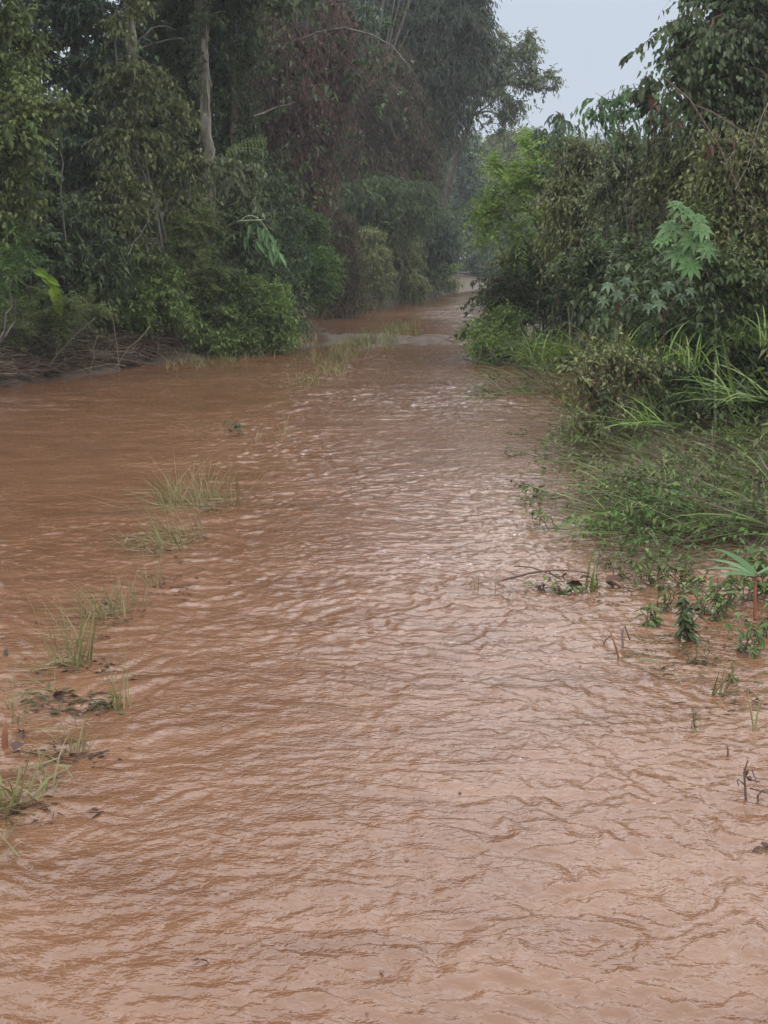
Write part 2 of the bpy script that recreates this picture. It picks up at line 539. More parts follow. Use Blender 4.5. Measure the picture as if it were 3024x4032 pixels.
def waves(X, Y):
    d = np.maximum(Y, 2.0)
    wx = X + .22 * pn(X * .8, Y * .8, 21); wy = Y + .22 * pn(X * .8, Y * .8, 22)
    wx = wx + .065 * pn(X * 4.6, Y * 4.6, 23); wy = wy + .065 * pn(X * 4.6, Y * 4.6, 24)
    h = np.zeros_like(X)
    # flow heads from the far bank diagonally across the road
    ca, sa = math.cos(.22), math.sin(.22)
    U = wx * ca + wy * sa; V = -wx * sa + wy * ca
    U2 = wx * .80 - wy * .60; V2 = wx * .60 + wy * .80
    h += .0044 * pn(U * 2.1, V * 3.2, 31)
    h += .0036 * pn(U * 8, V * 11, 32)
    h += .0034 * pn(U2 * 14, V2 * 17, 33) * (1 - .5 * sstep(14, 26, d))
    h += .0026 * pn(U2 * 29, V2 * 29, 34) * (1 - sstep(8, 16, d))
    h *= (.55 + .9 * np.clip(.5 + pn(X * .55, Y * .35, 41), 0, 1)) * (1 + .9 * sstep(7, 20, d))
    h *= 1.38 - .38 * sstep(5, 10, d)
    h += .010 * pn(U * .6, V * 1.1, 35) * sstep(8, 20, d)
    h += .030 * pn(U * .9, V * 1.6, 38) * sstep(20, 34, d)
    # turbulence where the water runs over the grassy middle ridge
    r = np.exp(-((X - np.interp(Y, [0, 18, 22, 30], [-1.0, -.9, -.4, .5])) / .45) ** 2)
    h += .007 * r * (1 - 2 * np.abs(pn(U * 3.1, V * 4.7, 36)))
    return h


wx_ = axis([(-20, -3.0, .30, .02), (-3.0, 3.0, .011, .011), (3.0, 30, .02, .4)])
wy_ = axis([(-8, 2.2, .6, .02), (2.2, 9, .0085, .018), (9, 30, .018, .08), (30, 95, .09, .5)])
v, q = grid(wx_, wy_, waves)
G = Geo(); G.add(v, [q])
water = G.build('flood_water', watermat(), smooth=True); water['kind'] = 'structure'
print('water verts', len(v))
# ------------------------------------------------------------------ plant materials
M = {}
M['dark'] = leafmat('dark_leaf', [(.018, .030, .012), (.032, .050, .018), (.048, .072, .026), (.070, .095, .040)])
M['gum'] = leafmat('dusky_drooping_leaf', [(.012, .020, .012), (.022, .032, .018), (.036, .048, .028)])
M['teal'] = leafmat('bluish_leaf', [(.022, .040, .022), (.038, .062, .034), (.058, .088, .048)])
M['olive'] = leafmat('olive_leaf', [(.040, .050, .015), (.065, .080, .024), (.095, .110, .038), (.14, .145, .065)])
M['greyol'] = leafmat('grey_olive_leaf', [(.045, .060, .026), (.075, .095, .042), (.125, .145, .08)])
M['yel'] = leafmat('yellowish_leaf', [(.048, .070, .020), (.072, .102, .028), (.115, .14, .044), (.038, .060, .022)])
M['mid'] = leafmat('mid_green_leaf', [(.038, .075, .018), (.060, .11, .026), (.090, .15, .036)])
M['weedg'] = leafmat('weed_green_leaf', [(.065, .10, .022), (.10, .145, .034), (.14, .19, .055), (.11, .115, .04)])
M['bushg'] = leafmat('bush_green_leaf', [(.058, .095, .021), (.088, .135, .031), (.125, .175, .048)])
M['bright'] = leafmat('bright_green_leaf', [(.080, .14, .022), (.125, .20, .034), (.17, .25, .05)])
M['lime'] = leafmat('lime_leaf', [(.12, .20, .018), (.16, .24, .025)], trans=.4)
M['pale'] = leafmat('pale_green_leaf', [(.045, .095, .032), (.065, .125, .048), (.09, .15, .07)])
M['castor'] = leafmat('castor_leaf', [(.048, .105, .028), (.068, .135, .042), (.040, .085, .024)], rough=.38, patch=3)
M['red'] = leafmat('reddish_dry_leaf', [(.034, .021, .018), (.066, .036, .032), (.10, .044, .042), (.038, .038, .022), (.072, .050, .040)], rough=.6)
M['brown'] = leafmat('brown_dry_leaf', [(.036, .026, .016), (.060, .042, .026), (.095, .066, .042), (.034, .040, .018), (.045, .055, .022)], rough=.6)
M['dead'] = leafmat('dead_leaf', [(.020, .012, .010), (.045, .022, .016), (.07, .035, .022)], rough=.5)
M['rust'] = leafmat('rusty_leaf', [(.075, .032, .022), (.05, .028, .018)], rough=.5)
M['gtan'] = leafmat('grass_tan_green', [(.085, .085, .03), (.13, .12, .05), (.17, .135, .07), (.075, .09, .025), (.12, .07, .035)], patch=4)
M['ggreen'] = leafmat('grass_green', [(.050, .090, .018), (.080, .13, .026), (.11, .16, .04), (.11, .11, .04)], patch=3)
M['gflat'] = leafmat('grass_flattened', [(.040, .030, .018), (.065, .052, .026), (.070, .080, .030), (.085, .065, .038), (.040, .055, .020)], patch=2.5)
M['glime'] = leafmat('grass_lime', [(.085, .15, .022), (.12, .19, .035), (.06, .11, .02), (.11, .12, .04)], patch=3)
M['straw'] = leafmat('dry_cane', [(.13, .09, .06), (.20, .145, .10), (.27, .21, .145), (.10, .07, .045)], rough=.6)
M['litter'] = leafmat('wet_litter', [(.042, .028, .020), (.075, .052, .038), (.115, .082, .062), (.16, .12, .092)], rough=.45)
M['bpale'] = barkmat('pale_peeling_bark', [(.05, .042, .032), (.11, .095, .075), (.18, .16, .13), (.26, .235, .185)])
M['bsnag'] = barkmat('bare_pale_wood', [(.04, .034, .02), (.13, .115, .075), (.19, .17, .115)], (8, 8, 5))
M['bgrey'] = barkmat('grey_bark', [(.035, .03, .026), (.09, .08, .068), (.14, .125, .11)])
M['bred'] = barkmat('reddish_bark', [(.06, .042, .036), (.13, .095, .085), (.19, .15, .135)])
M['bdark'] = barkmat('dark_bark', [(.02, .016, .013), (.05, .04, .032), (.075, .06, .05)])
M['bgreen'] = barkmat('pale_green_stem', [(.10, .13, .06), (.20, .24, .13), (.27, .30, .18)], (20, 20, 6))
M['btwig'] = barkmat('wet_twig', [(.035, .02, .016), (.075, .042, .032), (.10, .06, .045)], (30, 30, 30))
M['brust'] = barkmat('rusty_stem', [(.10, .035, .018), (.20, .075, .03)], (20, 20, 8))

# ------------------------------------------------------------------ species
COVER, LEAF = 2.0, .96
S = {
    'dark': dict(L=.105, W=.046, n=10, tw=.50, droop=.35, hang=.45, m='dark', b='bdark'),
    'teal': dict(L=.13, W=.055, n=9, tw=.5, droop=.3, hang=.5, m='teal', b='bdark'),
    'olive': dict(L=.095, W=.048, n=9, tw=.45, droop=.45, hang=.55, m='olive', b='bgrey'),
    'greyol': dict(L=.12, W=.06, n=8, tw=.45, droop=.5, hang=.75, m='greyol', b='bgrey'),
    'yel': dict(L=.085, W=.045, n=10, tw=.45, droop=.25, hang=.35, m='yel', b='bgrey'),
    'mid': dict(L=.085, W=.036, n=10, tw=.38, droop=.2, hang=.3, m='mid', b='bgrey'),
    'small': dict(L=.06, W=.028, n=12, tw=.32, droop=.2, hang=.25, m='mid', b='bgrey'),
    'feather': dict(L=.065, W=.016, n=30, tw=.46, droop=.25, hang=.15, planar=True, fwd=.35, m='mid', b='bgrey', cover=3.2),
    'bright': dict(L=.075, W=.022, n=26, tw=.55, droop=.28, hang=.15, planar=True, fwd=.35, m='bright', b='bgrey', cover=3.2),
    'redhang': dict(L=.12, W=.034, n=12, tw=.7, droop=.8, hang=.55, m='red', b='bred', up=-.2),
    'narrow': dict(L=.14, W=.036, n=11, tw=.6, droop=.55, hang=.65, m='gum', b='bdark', up=0),
    'skyleaf': dict(L=.13, W=.05, n=9, tw=.5, droop=.3, hang=.5, m='teal', b='bdark', cover=2.3, twr=.006),
    'far': dict(L=.30, W=.16, n=9, tw=1.1, droop=.3, hang=.4, m='dark', b='bdark', cover=3.4, twigfrac=.2),
    'farol': dict(L=.26, W=.14, n=9, tw=.9, droop=.4, hang=.5, m='olive', b='bdark', cover=3.4, twigfrac=.2),
    'up': dict(L=.17, W=.095, n=9, tw=.8, droop=.35, hang=.5, m='dark', b='bdark', cover=1.7, twigfrac=.2),
    'vine': dict(L=.10, W=.062, n=8, tw=.42, droop=.55, hang=.7, m='dark', b='btwig', cover=3.0, twr=.003),
    'twiggy': dict(L=.062, W=.03, n=8, tw=.42, droop=.3, hang=.5, m='olive', b='btwig', cover=2.6, twr=.0032, twigfrac=.95),
    'weed': dict(L=.075, W=.034, n=8, tw=.28, droop=.3, hang=.4, m='mid', b='btwig', big=True, cover=2.0, twr=.002, twigfrac=.9),
}


def sp_(name, **kw):
    d = dict(S[name]); d.update(kw)
    d['L'] *= LEAF; d['W'] *= LEAF * 1.05
    return d


_seed = [100]


def nr():
    _seed[0] += 1
    return np.random.default_rng(_seed[0])


def trunk_pts(base, top, r, n=10, wob=.10):
    return curve(base, top, n=n, wob=wob, r=r)


def tree(name, label, cat, base, blobs, sp, trunk_r=.1, group=None, cover=1.0, top=None, extra=None, bark=None, wob=.12, limb_r=None, stems=1, spread=.3, crown_name='crown', stem_name='trunk'):
    """a tree or shrub: stem(s) from the ground into the crown, limbs to each leaf lump, crown of leaf sprays"""
    r = nr()
    base = np.asarray(base, float)
    t = thing(name, label, cat, base, group)
    GT, GL = Geo(), Geo()
    c0 = np.mean([b[0] for b in blobs], axis=0)
    allp = []
    for i in range(stems):
        b = base + (np.array([r.normal(0, spread), r.normal(0, spread), -.05]) if stems > 1 else np.array([0, 0, -.1]))
        e = blobs[i % len(blobs)][0] if stems > 1 else (np.asarray(top) if top is not None else c0 + np.array([0, 0, blobs[0][1][2] * .3]))
        p = trunk_pts(b, e, r, 10, wob)
        tube(GT, p, np.linspace(trunk_r, trunk_r * .45, 10), 8 if trunk_r > .05 else 5, rough=.06, seed=_seed[0])
        allp.append(p[3:])
    org = np.concatenate(allp)
    crown(GL, GT, blobs, sp, r, cover, org, limb_r or max(.008, trunk_r * .22))
    if extra:
        for bl, s2, cv in extra:
            crown(GL, GT, bl, s2, r, cv, org, max(.008, trunk_r * .2))
    GT.build(stem_name, M[bark or sp['b']], t)
    GL.build(crown_name, M[sp['m']], t)
    return t


def shrub(label, base, blobs, sp, group=None, cover=1.0, stems=5, r=.018, name='shrub', cat='shrub', extra=None, spread=.3):
    return tree(name, label, cat, base, blobs, sp, trunk_r=r, group=group, cover=cover, stems=stems, spread=spread, extra=extra, crown_name='foliage', stem_name='stems', wob=.18)


def up_blobs(xm, Y, z0, z1, rx, n, ry=2.0):
    """the part of a tall crown that stands above the picture"""
    r = nr()
    z1 = min(z1, 8.4 + max(0, Y - 20) * .20); z0 = min(z0, z1 - 2)
    return [(np.array([xm + r.normal(0, rx * .4), Y + r.normal(0, .6), z]), np.array([rx, ry, (z1 - z0) / n * .75])) for z in np.linspace(z0, z1, n)]


def blades(G, P, az, th0, kap, L, W, r, K=5, dz=None):
    """grass blades: P roots, az heading, th0 angle from upright, kap bend over the length"""
    n = len(P)
    t = np.linspace(0, 1, K + 1)
    th = th0[:, None] + kap[:, None] * t[None, :] ** 1.3
    st = (L / K)[:, None] * np.ones((1, K))
    hx = np.concatenate([np.zeros((n, 1)), np.cumsum(np.sin(th[:, :-1]) * st, 1)], 1)
    hz = np.concatenate([np.zeros((n, 1)), np.cumsum(np.cos(th[:, :-1]) * st, 1)], 1)
    pos = P[:, None, :] + np.stack([hx * np.cos(az)[:, None], hx * np.sin(az)[:, None], hz], -1)
    if dz is not None:
        pos[..., 2] = np.maximum(pos[..., 2], dz + r.random((n, 1)) * .03)
    sa = az + math.pi / 2 + r.normal(0, .6, n)
    side = np.stack([np.cos(sa), np.sin(sa), r.normal(0, .3, n)], -1)
    w = W[:, None] * (np.minimum(1, .55 + t * 2.2) * (1 - t ** 2.2))[None, :] * .5
    w[:, -1] = .0004
    v = np.stack([pos - side[:, None, :] * w[..., None], pos + side[:, None, :] * w[..., None]], 2).reshape(-1, 3)
    b = (np.arange(n) * (2 * (K + 1)))[:, None, None]
    k = (np.arange(K) * 2)[None, :, None]
    q = (b + k + np.array([0, 1, 3, 2])[None, None, :]).reshape(-1, 4)
    G.add(v, [q])


def tuft(label, px, py, wpx, hpx, n, mat='gtan', group='grass tufts on the flooded middle ridge', lean=(0, 0), spread=.45, W=.005, flat=0, name='grass_tuft', cat='grass tuft', kap=.5, wide=None, leaf=None, z0=-.06, deep=.35):
    """a clump of grass standing in the water at a measured place"""
    r = nr()
    g = gr(px, py)
    mpp = g[1] / F
    rx = wpx * mpp * .5
    Lh = hpx * mpp + .05
    G = Geo()
    kk = r.integers(0, max(3, n // 9) if n > 30 else 1, n)
    cc = np.stack([r.uniform(-1, 1, kk.max() + 1) * rx, r.uniform(-1, 1, kk.max() + 1) * deep * min(1, 3 * rx), np.zeros(kk.max() + 1)], -1)
    P = g + cc[kk] + np.stack([r.normal(0, .018, n), r.normal(0, .018, n), np.full(n, z0)], -1)
    az = r.uniform(0, 2 * math.pi, n)
    d = np.stack([np.cos(az) * spread + lean[0], np.sin(az) * spread + lean[1]], -1)
    th = np.clip(np.linalg.norm(d, axis=1), 0, 1.35) * r.uniform(.5, 1.2, n)
    az = np.arctan2(d[:, 1], d[:, 0])
    L = Lh * r.uniform(.3, 1.2, n) + .05
    blades(G, P, az, th, kap * r.uniform(.2, 1.8, n), L, np.full(n, W) * r.uniform(.6, 1.4, n), r)
    if flat:
        m = flat
        P = g + np.stack([r.uniform(-1.3, 1.0, m) * rx, r.uniform(-1, 1, m) * deep * 1.2, np.full(m, -.012)], -1)
        az = r.normal(math.pi + .2, .6, m)
        blades(G, P, az, r.uniform(1.25, 1.5, m), r.uniform(0, .2, m), Lh * r.uniform(.5, 1.1, m), np.full(m, W), r, dz=.004)
    o = G.build(name, M[mat], loc=g)
    return tag(o, label, cat, group)


def weed(label, px, py, hpx, wpx=20, ns=3, L=.06, W=.028, nl=9, mat='mid', group=None, lean=(0, 0), name='leafy_weed', cat='weed', stemr=.003, bark='btwig', droop=.1, Y=None, z=None, hang=.3, bend=.25):
    """a few upright or trailing stems carrying single leaves"""
    r = nr()
    g = gr(px, py) if Y is None else at(px, py, Y)
    if z is not None:
        g[2] = z
    mpp = g[1] / F
    H, wd = hpx * mpp, wpx * mpp * .5
    t = thing(name, label, cat, g, group)
    GS, GL = Geo(), Geo()
    for i in range(ns):
        b = g + np.array([r.normal(0, wd * .35), r.normal(0, wd * .35), -.05])
        h = H * r.uniform(.65, 1.05)
        e = g + np.array([r.normal(0, wd * .7) + lean[0] * H, r.normal(0, wd * .6) + lean[1] * H, h])
        p = curve(b, e, sag=droop * H, n=10, wob=bend * wd + .01, r=r)
        p[:, 2] = np.maximum(p[:, 2], np.where(np.arange(10) > 1, .004, -.2))
        tube(GS, p, np.linspace(stemr, stemr * .4, 10), 4)
        k = nl
        s = r.uniform(1.5, 9, k)
        i0 = s.astype(int); fr = (s - i0)[:, None]
        P = p[i0] * (1 - fr) + p[np.minimum(i0 + 1, 9)] * fr
        a = r.uniform(0, 2 * math.pi, k)
        D = np.stack([np.cos(a), np.sin(a), r.normal(.15, .3, k) - hang], -1)
        leaves(GL, P, D, np.array([0, 0, 1.0]) + r.normal(0, .35, (k, 3)), L * r.uniform(.5, 1.15, k), W * r.uniform(.6, 1.1, k), big=True, sag=.2)
    GS.build('stem', M[bark], t)
    GL.build('leaves', M[mat], t)
    return t


def palmate(G, c, D, Nn, size, r, lobes=8, span=2.45):
    """one hand-shaped leaf: pointed lobes radiating from the top of its stalk"""
    D = nrm(np.asarray(D, float)); Nn = np.asarray(Nn, float)
    Sd = nrm(np.cross(D, Nn)); Nn = np.cross(Sd, D)
    a = np.linspace(-span, span, lobes)
    LL = size * (.55 + .45 * np.cos(a * .5) ** 1.2) * r.uniform(.92, 1.05, lobes)
    dd = np.cos(a)[:, None] * D + np.sin(a)[:, None] * Sd
    P = np.repeat(c[None, :], lobes, 0) - dd * size * .03
    leaves(G, P, dd, np.repeat(Nn[None, :], lobes, 0), LL, size * .40, fold=.16, big=True, sag=.22)


def pole(name, label, cat, pts, radii, mat, group=None, sides=8, rough=.08):
    G = Geo()
    tube(G, pts, radii, sides, rough=rough, seed=len(pts))
    o = G.build(name, M[mat], smooth=True, loc=pts[0])
    return tag(o, label, cat, group)
# ================================================================== LEFT BANK
Z = lambda x, y: base_at(x, y)


def bx(px, Y):
    """ground point at depth Y under image column px"""
    x = (px - 384) / F * Y / math.cos(PITCH) * 1.0
    return base_at(x, Y)


# --- tall trees of the wood
tree('tree', 'yellowish-leaved tree at the left edge of the picture with small olive leaves', 'tree', bx(-35, 17.5),
     [B(8, 40, 17, 42, 55), B(22, 120, 16.8, 42, 45), B(0, 190, 17, 36, 40), B(-50, 90, 17.4, 50, 80), B(-60, 210, 17.4, 50, 60)] + up_blobs(-4.9, 17.5, 5.5, 8.5, 1.6, 3), sp_('yel'), trunk_r=.11)
tree('tree', 'dark bluish-green leafy tree filling the top left behind the yellowish one', 'tree', bx(70, 23),
     [B(75, 30, 22.5, 60, 60), B(105, 110, 22.5, 58, 60), B(45, 170, 22, 50, 60), B(90, 200, 22.3, 60, 45)] + up_blobs(-5.2, 23.5, 7, 13, 2.6, 4), sp_('teal'), trunk_r=.14,
     extra=[(up_blobs(-5.2, 24, 7, 14, 3.0, 4), sp_('up', m='teal'), 1.0)])
tree('tree', 'shadowy dark green tree between the bare pale trunk stub and the mottled trunk', 'tree', bx(165, 27),
     [B(165, 20, 27, 55, 55), B(175, 90, 27, 50, 50), B(135, 80, 27, 45, 60), B(185, 165, 27, 52, 60), B(225, 60, 27.5, 40, 60), B(225, 150, 27.5, 36, 50)], sp_('dark'), trunk_r=.15,
     extra=[(up_blobs(-3.9, 25.5, 7.5, 15, 2.8, 5), sp_('up'), 1.0)])

# trees with a visible trunk
r_ = nr()
t = thing('tree', 'tall tree with a mottled pale trunk wrapped in peeling bark and ivy', 'tree', bx(213, 24.6))
G = Geo()
p = np.array([bx(213, 24.6) - [0, 0, .1], at(211, 215, 24.6), at(208, 150, 24.6), at(205, 90, 24.6), at(203, 45, 24.6), at(201, 0, 24.6), at(198, -90, 24.7), at(192, -260, 24.9), at(190, -420, 25.2)])
p = np.concatenate([p[i] + (p[i + 1] - p[i]) * np.linspace(0, 1, 5)[:-1, None] for i in range(8)] + [p[-1:]])
p[1:, :2] += r_.normal(0, .012, (len(p) - 1, 2))
tube(G, p, np.interp(np.arange(len(p)), [0, 10, 20, len(p)], [.095, .088, .084, .05]), 10, rough=.07, seed=5)
for _k in range(7):
    _s = p[r_.integers(18, 30)]
    tube(G, curve(_s, _s + np.array([r_.normal(0, 1.5), r_.normal(0, 1), r_.uniform(.5, 1.6)]), sag=.2, n=7, wob=.15, r=r_), np.linspace(.035, .012, 7), 5)
tube(G, curve(p[16], at(105, 72, 24.4), sag=.25, n=9, wob=.1, r=r_), np.linspace(.022, .008, 9), 5)
tube(G, curve(p[17], at(225, 12, 24.3), sag=.1, n=6, wob=.05, r=r_), np.linspace(.02, .009, 6), 5)
G.build('trunk', M['bpale'], t, smooth=True)
G = Geo()
crown(G, Geo(), up_blobs(-3.2, 25.0, 6.2, 12.5, 2.2, 4), sp_('up'), r_, 1.0, None)
G.build('crown', M['dark'], t)
G = Geo(); GT = Geo()
for _px, _py, _a, _b in ((205, 15, 14, 30), (199, 75, 9, 25), (196, 50, 9, 30)):
    crown(G, GT, [B(_px, _py, 24.4, _a, _b, .18)], sp_('olive', tw=.2, L=.08, cover=1.6), r_, .8, None)
G.build('ivy', M['greyol'], t)

for _k in range(26):
    G = Geo()
    i = r_.integers(6, 22)
    a = r_.uniform(math.pi * 1.05, math.pi * 1.95)
    c = p[i] + np.array([math.cos(a), math.sin(a), 0]) * .092
    hgt = r_.uniform(.12, .5)
    tube(G, np.array([c, c + [math.cos(a) * .012, math.sin(a) * .012, -hgt * .5], c + [math.cos(a) * .03 + r_.normal(0, .02), math.sin(a) * .03, -hgt]]), [.016, .02, .006], 4)
    G.build('bark_strip', M['bsnag'], t)

t = thing('tree', 'slim tree with a straight reddish-grey trunk beside the mottled pale one', 'tree', bx(238, 27))
G = Geo()
p = trunk_pts(bx(238, 27) - [0, 0, .1], at(233, -120, 27.2), r_, 24, .12)
tube(G, p, np.linspace(.085, .06, 24), 8, rough=.06, seed=3)
G.build('trunk', M['bred'], t, smooth=True)
G = Geo(); GT = Geo()
crown(G, GT, [B(245, -60, 27.3, 60, 60)] + up_blobs(-2.8, 27.5, 7, 12, 1.8, 3), sp_('up', m='olive'), r_, .9, p[14:])
G.build('crown', M['olive'], t); GT.build('limbs', M['bred'], t)

t = thing('snag', 'bare pale trunk stub with peeled wood showing through the dark leaves at top left', 'dead tree', bx(131, 24.3))
G = Geo()
p = np.array([bx(134, 24.3) - [0, 0, .1], at(133, 130, 22.1), at(132, 45, 22.0), at(131, 34, 22.0), at(130, 26, 22.0), at(130, 15, 22.0), at(130, 9, 22.1)])
p = np.concatenate([p[i] + (p[i + 1] - p[i]) * np.linspace(0, 1, 4)[:-1, None] for i in range(6)] + [p[-1:]])
tube(G, p, np.interp(np.arange(len(p)), [0, 12, 16, 18], [.085, .08, .078, .05]), 10, rough=.09, seed=8)
G.build('trunk', M['bsnag'], t, smooth=True)
G = Geo()
tube(G, curve(at(134, 48, 22.0), at(175, 30, 22.2), sag=.12, n=7, wob=.06, r=r_), np.linspace(.016, .006, 7), 5)
tube(G, curve(at(133, 48, 22.0), at(146, 62, 21.9), sag=-.02, n=5, wob=.03, r=r_), np.linspace(.012, .005, 5), 5)
G.build('branch', M['bgrey'], t)

# reddish dry mass and the dark trees towards the gap of sky
tree('tree', 'tree smothered in reddish-brown dry hanging vines right of the mottled trunk', 'tree', bx(252, 34),
     [B(268, 50, 33, 40, 60), B(292, 115, 33, 48, 65), B(260, 150, 32.5, 34, 60), B(320, 50, 33.5, 40, 60), B(305, 170, 33, 32, 45)], sp_('redhang', L=.15, W=.042), trunk_r=.15, bark='bdark',
     extra=[(up_blobs(-2.6, 34, 9, 18, 2.4, 4), sp_('up', m='red', L=.2, W=.1), 1.0)])
tree('tree', 'broad tree hung with brown dry vines in the middle of the wood', 'tree', bx(345, 47.5),
     [B(350, 120, 47, 50, 60), B(385, 95, 48, 48, 60), B(340, 185, 47, 42, 45), B(398, 160, 48, 40, 45), B(365, 215, 47, 36, 30)], sp_('redhang', m='brown', L=.19, W=.055, tw=1.0), trunk_r=.15, bark='bdark',
     extra=[(up_blobs(-.8, 49, 13, 22, 3.2, 4), sp_('up', m='brown', L=.28, W=.14), 1.0)])
tree('tree', 'dark drooping tree whose ragged edge borders the open sky', 'tree', bx(400, 51),
     [B(395, 20, 50, 60, 45), B(448, 30, 50, 42, 50), B(430, 95, 50, 50, 38), B(468, -10, 50, 26, 40), B(478, 30, 49.5, 14, 26), B(420, 130, 50, 30, 20)], sp_('narrow', L=.22, W=.06, tw=.9), trunk_r=.25, cover=1.25,
     extra=[(up_blobs(1.0, 51, 13, 20, 3.0, 4, 2), sp_('up', L=.28, W=.14), 1.0)])
tree('tree', 'dark green tree overhanging the top of the brown vine mass', 'tree', bx(318, 46),
     [B(310, 5, 44, 60, 35), B(350, 25, 44, 45, 25), B(260, 5, 40, 35, 28)], sp_('narrow', m='teal', L=.2, W=.06), trunk_r=.2)
tree('tree', 'lighter grey-green tree with separate leaf clumps against the open sky', 'tree', bx(418, 62),
     [B(505, 55, 60, 28, 26), B(525, 48, 60, 13, 22), B(533, 80, 60, 16, 20), B(490, 85, 60, 30, 22), B(515, 100, 60, 22, 12), B(546, 86, 60, 9, 15), B(500, 120, 60.5, 14, 14), B(470, 70, 60.3, 26, 40)], sp_('skyleaf', m='greyol', L=.2, W=.08, tw=.7),
     trunk_r=.2, top=at(488, 62, 60.3))
# further dark trees closing the wood behind the bend
BT = 'dim trees standing behind the bend'
for lab, px, Y, bl, sp in (
        ('dim bluish tree closing the view behind the bend beside the open sky', 452, 84, [(455, 165, 30, 40), (470, 215, 28, 40), (440, 215, 28, 40), (485, 255, 24, 28)], sp_('far', m='teal')),
        ('dim dark tree behind the brown vine tree at the bend', 425, 72, [(415, 170, 34, 40), (425, 230, 30, 35), (395, 150, 30, 40)], sp_('far')),
        ('round-headed dim olive tree seen over the bend below the skyline', 500, 98, [(500, 150, 26, 18), (525, 140, 26, 16), (490, 185, 30, 30), (520, 190, 26, 30)], sp_('farol')),
        ('dim dark tree between the bend and the bright feathery tree', 495, 90, [(492, 235, 30, 30), (480, 265, 30, 18), (515, 245, 28, 32)], sp_('far'))):
    tree('tree', lab, 'tree', bx(px, Y), [B(x_, y_, Y - .5, c, d) for x_, y_, c, d in bl], sp, trunk_r=.2, group=BT, cover=1.2)

# --- middle layer
tree('vine_thicket', 'olive vine thicket draped in front of the mottled trunk', 'vine thicket', bx(160, 23),
     [B(155, 130, 22.9, 38, 35), B(126, 72, 21.4, 24, 24, .3), B(129, -2, 21.4, 14, 9, .25), B(113, 24, 21.3, 7, 12, .2), B(128, 135, 21.4, 22, 34, .3), B(126, 190, 21.4, 22, 34, .3), B(126, 235, 21.4, 22, 26, .3), B(160, 85, 22.9, 24, 20), B(176, 175, 22.8, 32, 35), B(130, 165, 22.9, 38, 38), B(160, 205, 22.8, 40, 28)], sp_('olive'), trunk_r=.03, stems=5, stem_name='stems', crown_name='foliage')
tree('vine_thicket', 'grey-green vine clump clinging round the lower mottled trunk', 'vine thicket', bx(236, 24.2),
     [B(236, 170, 23.9, 20, 18), B(246, 186, 23.9, 13, 14), B(222, 158, 23.9, 16, 12)], sp_('greyol'), trunk_r=.02, stems=3, stem_name='stems', crown_name='foliage')
t = thing('fern_frond', 'yellowing feathery frond poking out above the grey-green vine clump', 'fern frond', at(230, 160, 23.7))
G = Geo(); GS = Geo()
for a, b in (((228, 150), (265, 141)), ((226, 152), (262, 150))):
    q0, q1 = at(*a, 23.7), at(*b, 23.6)
    pp = curve(q0, q1, sag=.05, n=12)
    tube(GS, pp, .004, 4)
    for s in (-1, 1):
        leaves(G, pp, nrm(q1 - q0) * .4 + np.array([0, 0, s]), np.array([0, -1.0, .2]) + r_.normal(0, .2, (12, 3)), .09, .028)
GS.build('stalk', M['bgreen'], t); G.build('leaves', M['yel'], t)

shrub('bushy yellow-green shrub under the yellowish tree at the left edge', bx(-10, 17.2), [B(0, 238, 17.2, 28, 36), B(12, 270, 17, 22, 25)], sp_('feather', m='mid'))
shrub('dark shrub mass behind the lime-green leaves at far left', bx(60, 21.2), [B(55, 225, 20.4, 45, 38), B(95, 250, 20.4, 42, 35), B(45, 280, 20.6, 50, 28)], sp_('dark'), cover=1.1)
shrub('mixed dark green shrub standing behind the heap of dry canes', bx(130, 21.6), [B(125, 275, 21.6, 45, 35), B(160, 300, 21.5, 42, 34), B(105, 305, 21.3, 40, 28)], sp_('mid', m='bushg'), cover=1.1)
shrub('feathery green shrub spreading its fronds below the mottled trunk', bx(180, 22.6), [B(165, 225, 22.4, 34, 14), B(195, 222, 22.4, 26, 12), B(150, 245, 22.3, 28, 14), B(190, 248, 22.3, 34, 16), B(140, 262, 22.1, 20, 14), B(205, 268, 22.6, 26, 18)], sp_('feather', m='weedg'), cover=1.1, r=.016)
shrub('dark shrub filling the gap behind the pale bent stem', bx(225, 24), [B(205, 285, 23.2, 34, 40), B(245, 255, 23.9, 30, 40), B(240, 225, 24.1, 28, 28)], sp_('dark', m='dark'), cover=1.0)
shrub('dense rounded green bush at the water edge left of the road', bx(245, 24.0), [B(248, 312, 23.2, 36, 30), B(218, 326, 22.7, 26, 24), B(275, 325, 23.3, 22, 22), B(240, 290, 23.4, 28, 20), B(264, 302, 23.3, 28, 20), B(232, 340, 22.6, 30, 12), B(205, 345, 22.2, 20, 10)], sp_('small', m='bushg', L=.07, W=.034), cover=1.25, name='bush', cat='bush')
shrub('tall leafy shrub with bright patches behind the rounded bush', bx(300, 31), [B(292, 255, 31, 36, 38), B(305, 225, 31.2, 22, 22), B(318, 275, 30.8, 24, 28), B(285, 290, 30.6, 26, 16)], sp_('mid'), cover=1.1)
shrub('bluish shrub tucked behind the tall leafy shrub', bx(270, 29), [B(270, 225, 29, 28, 26), B(275, 260, 29, 28, 26), B(262, 285, 28.6, 26, 22)], sp_('teal', L=.1, W=.045))

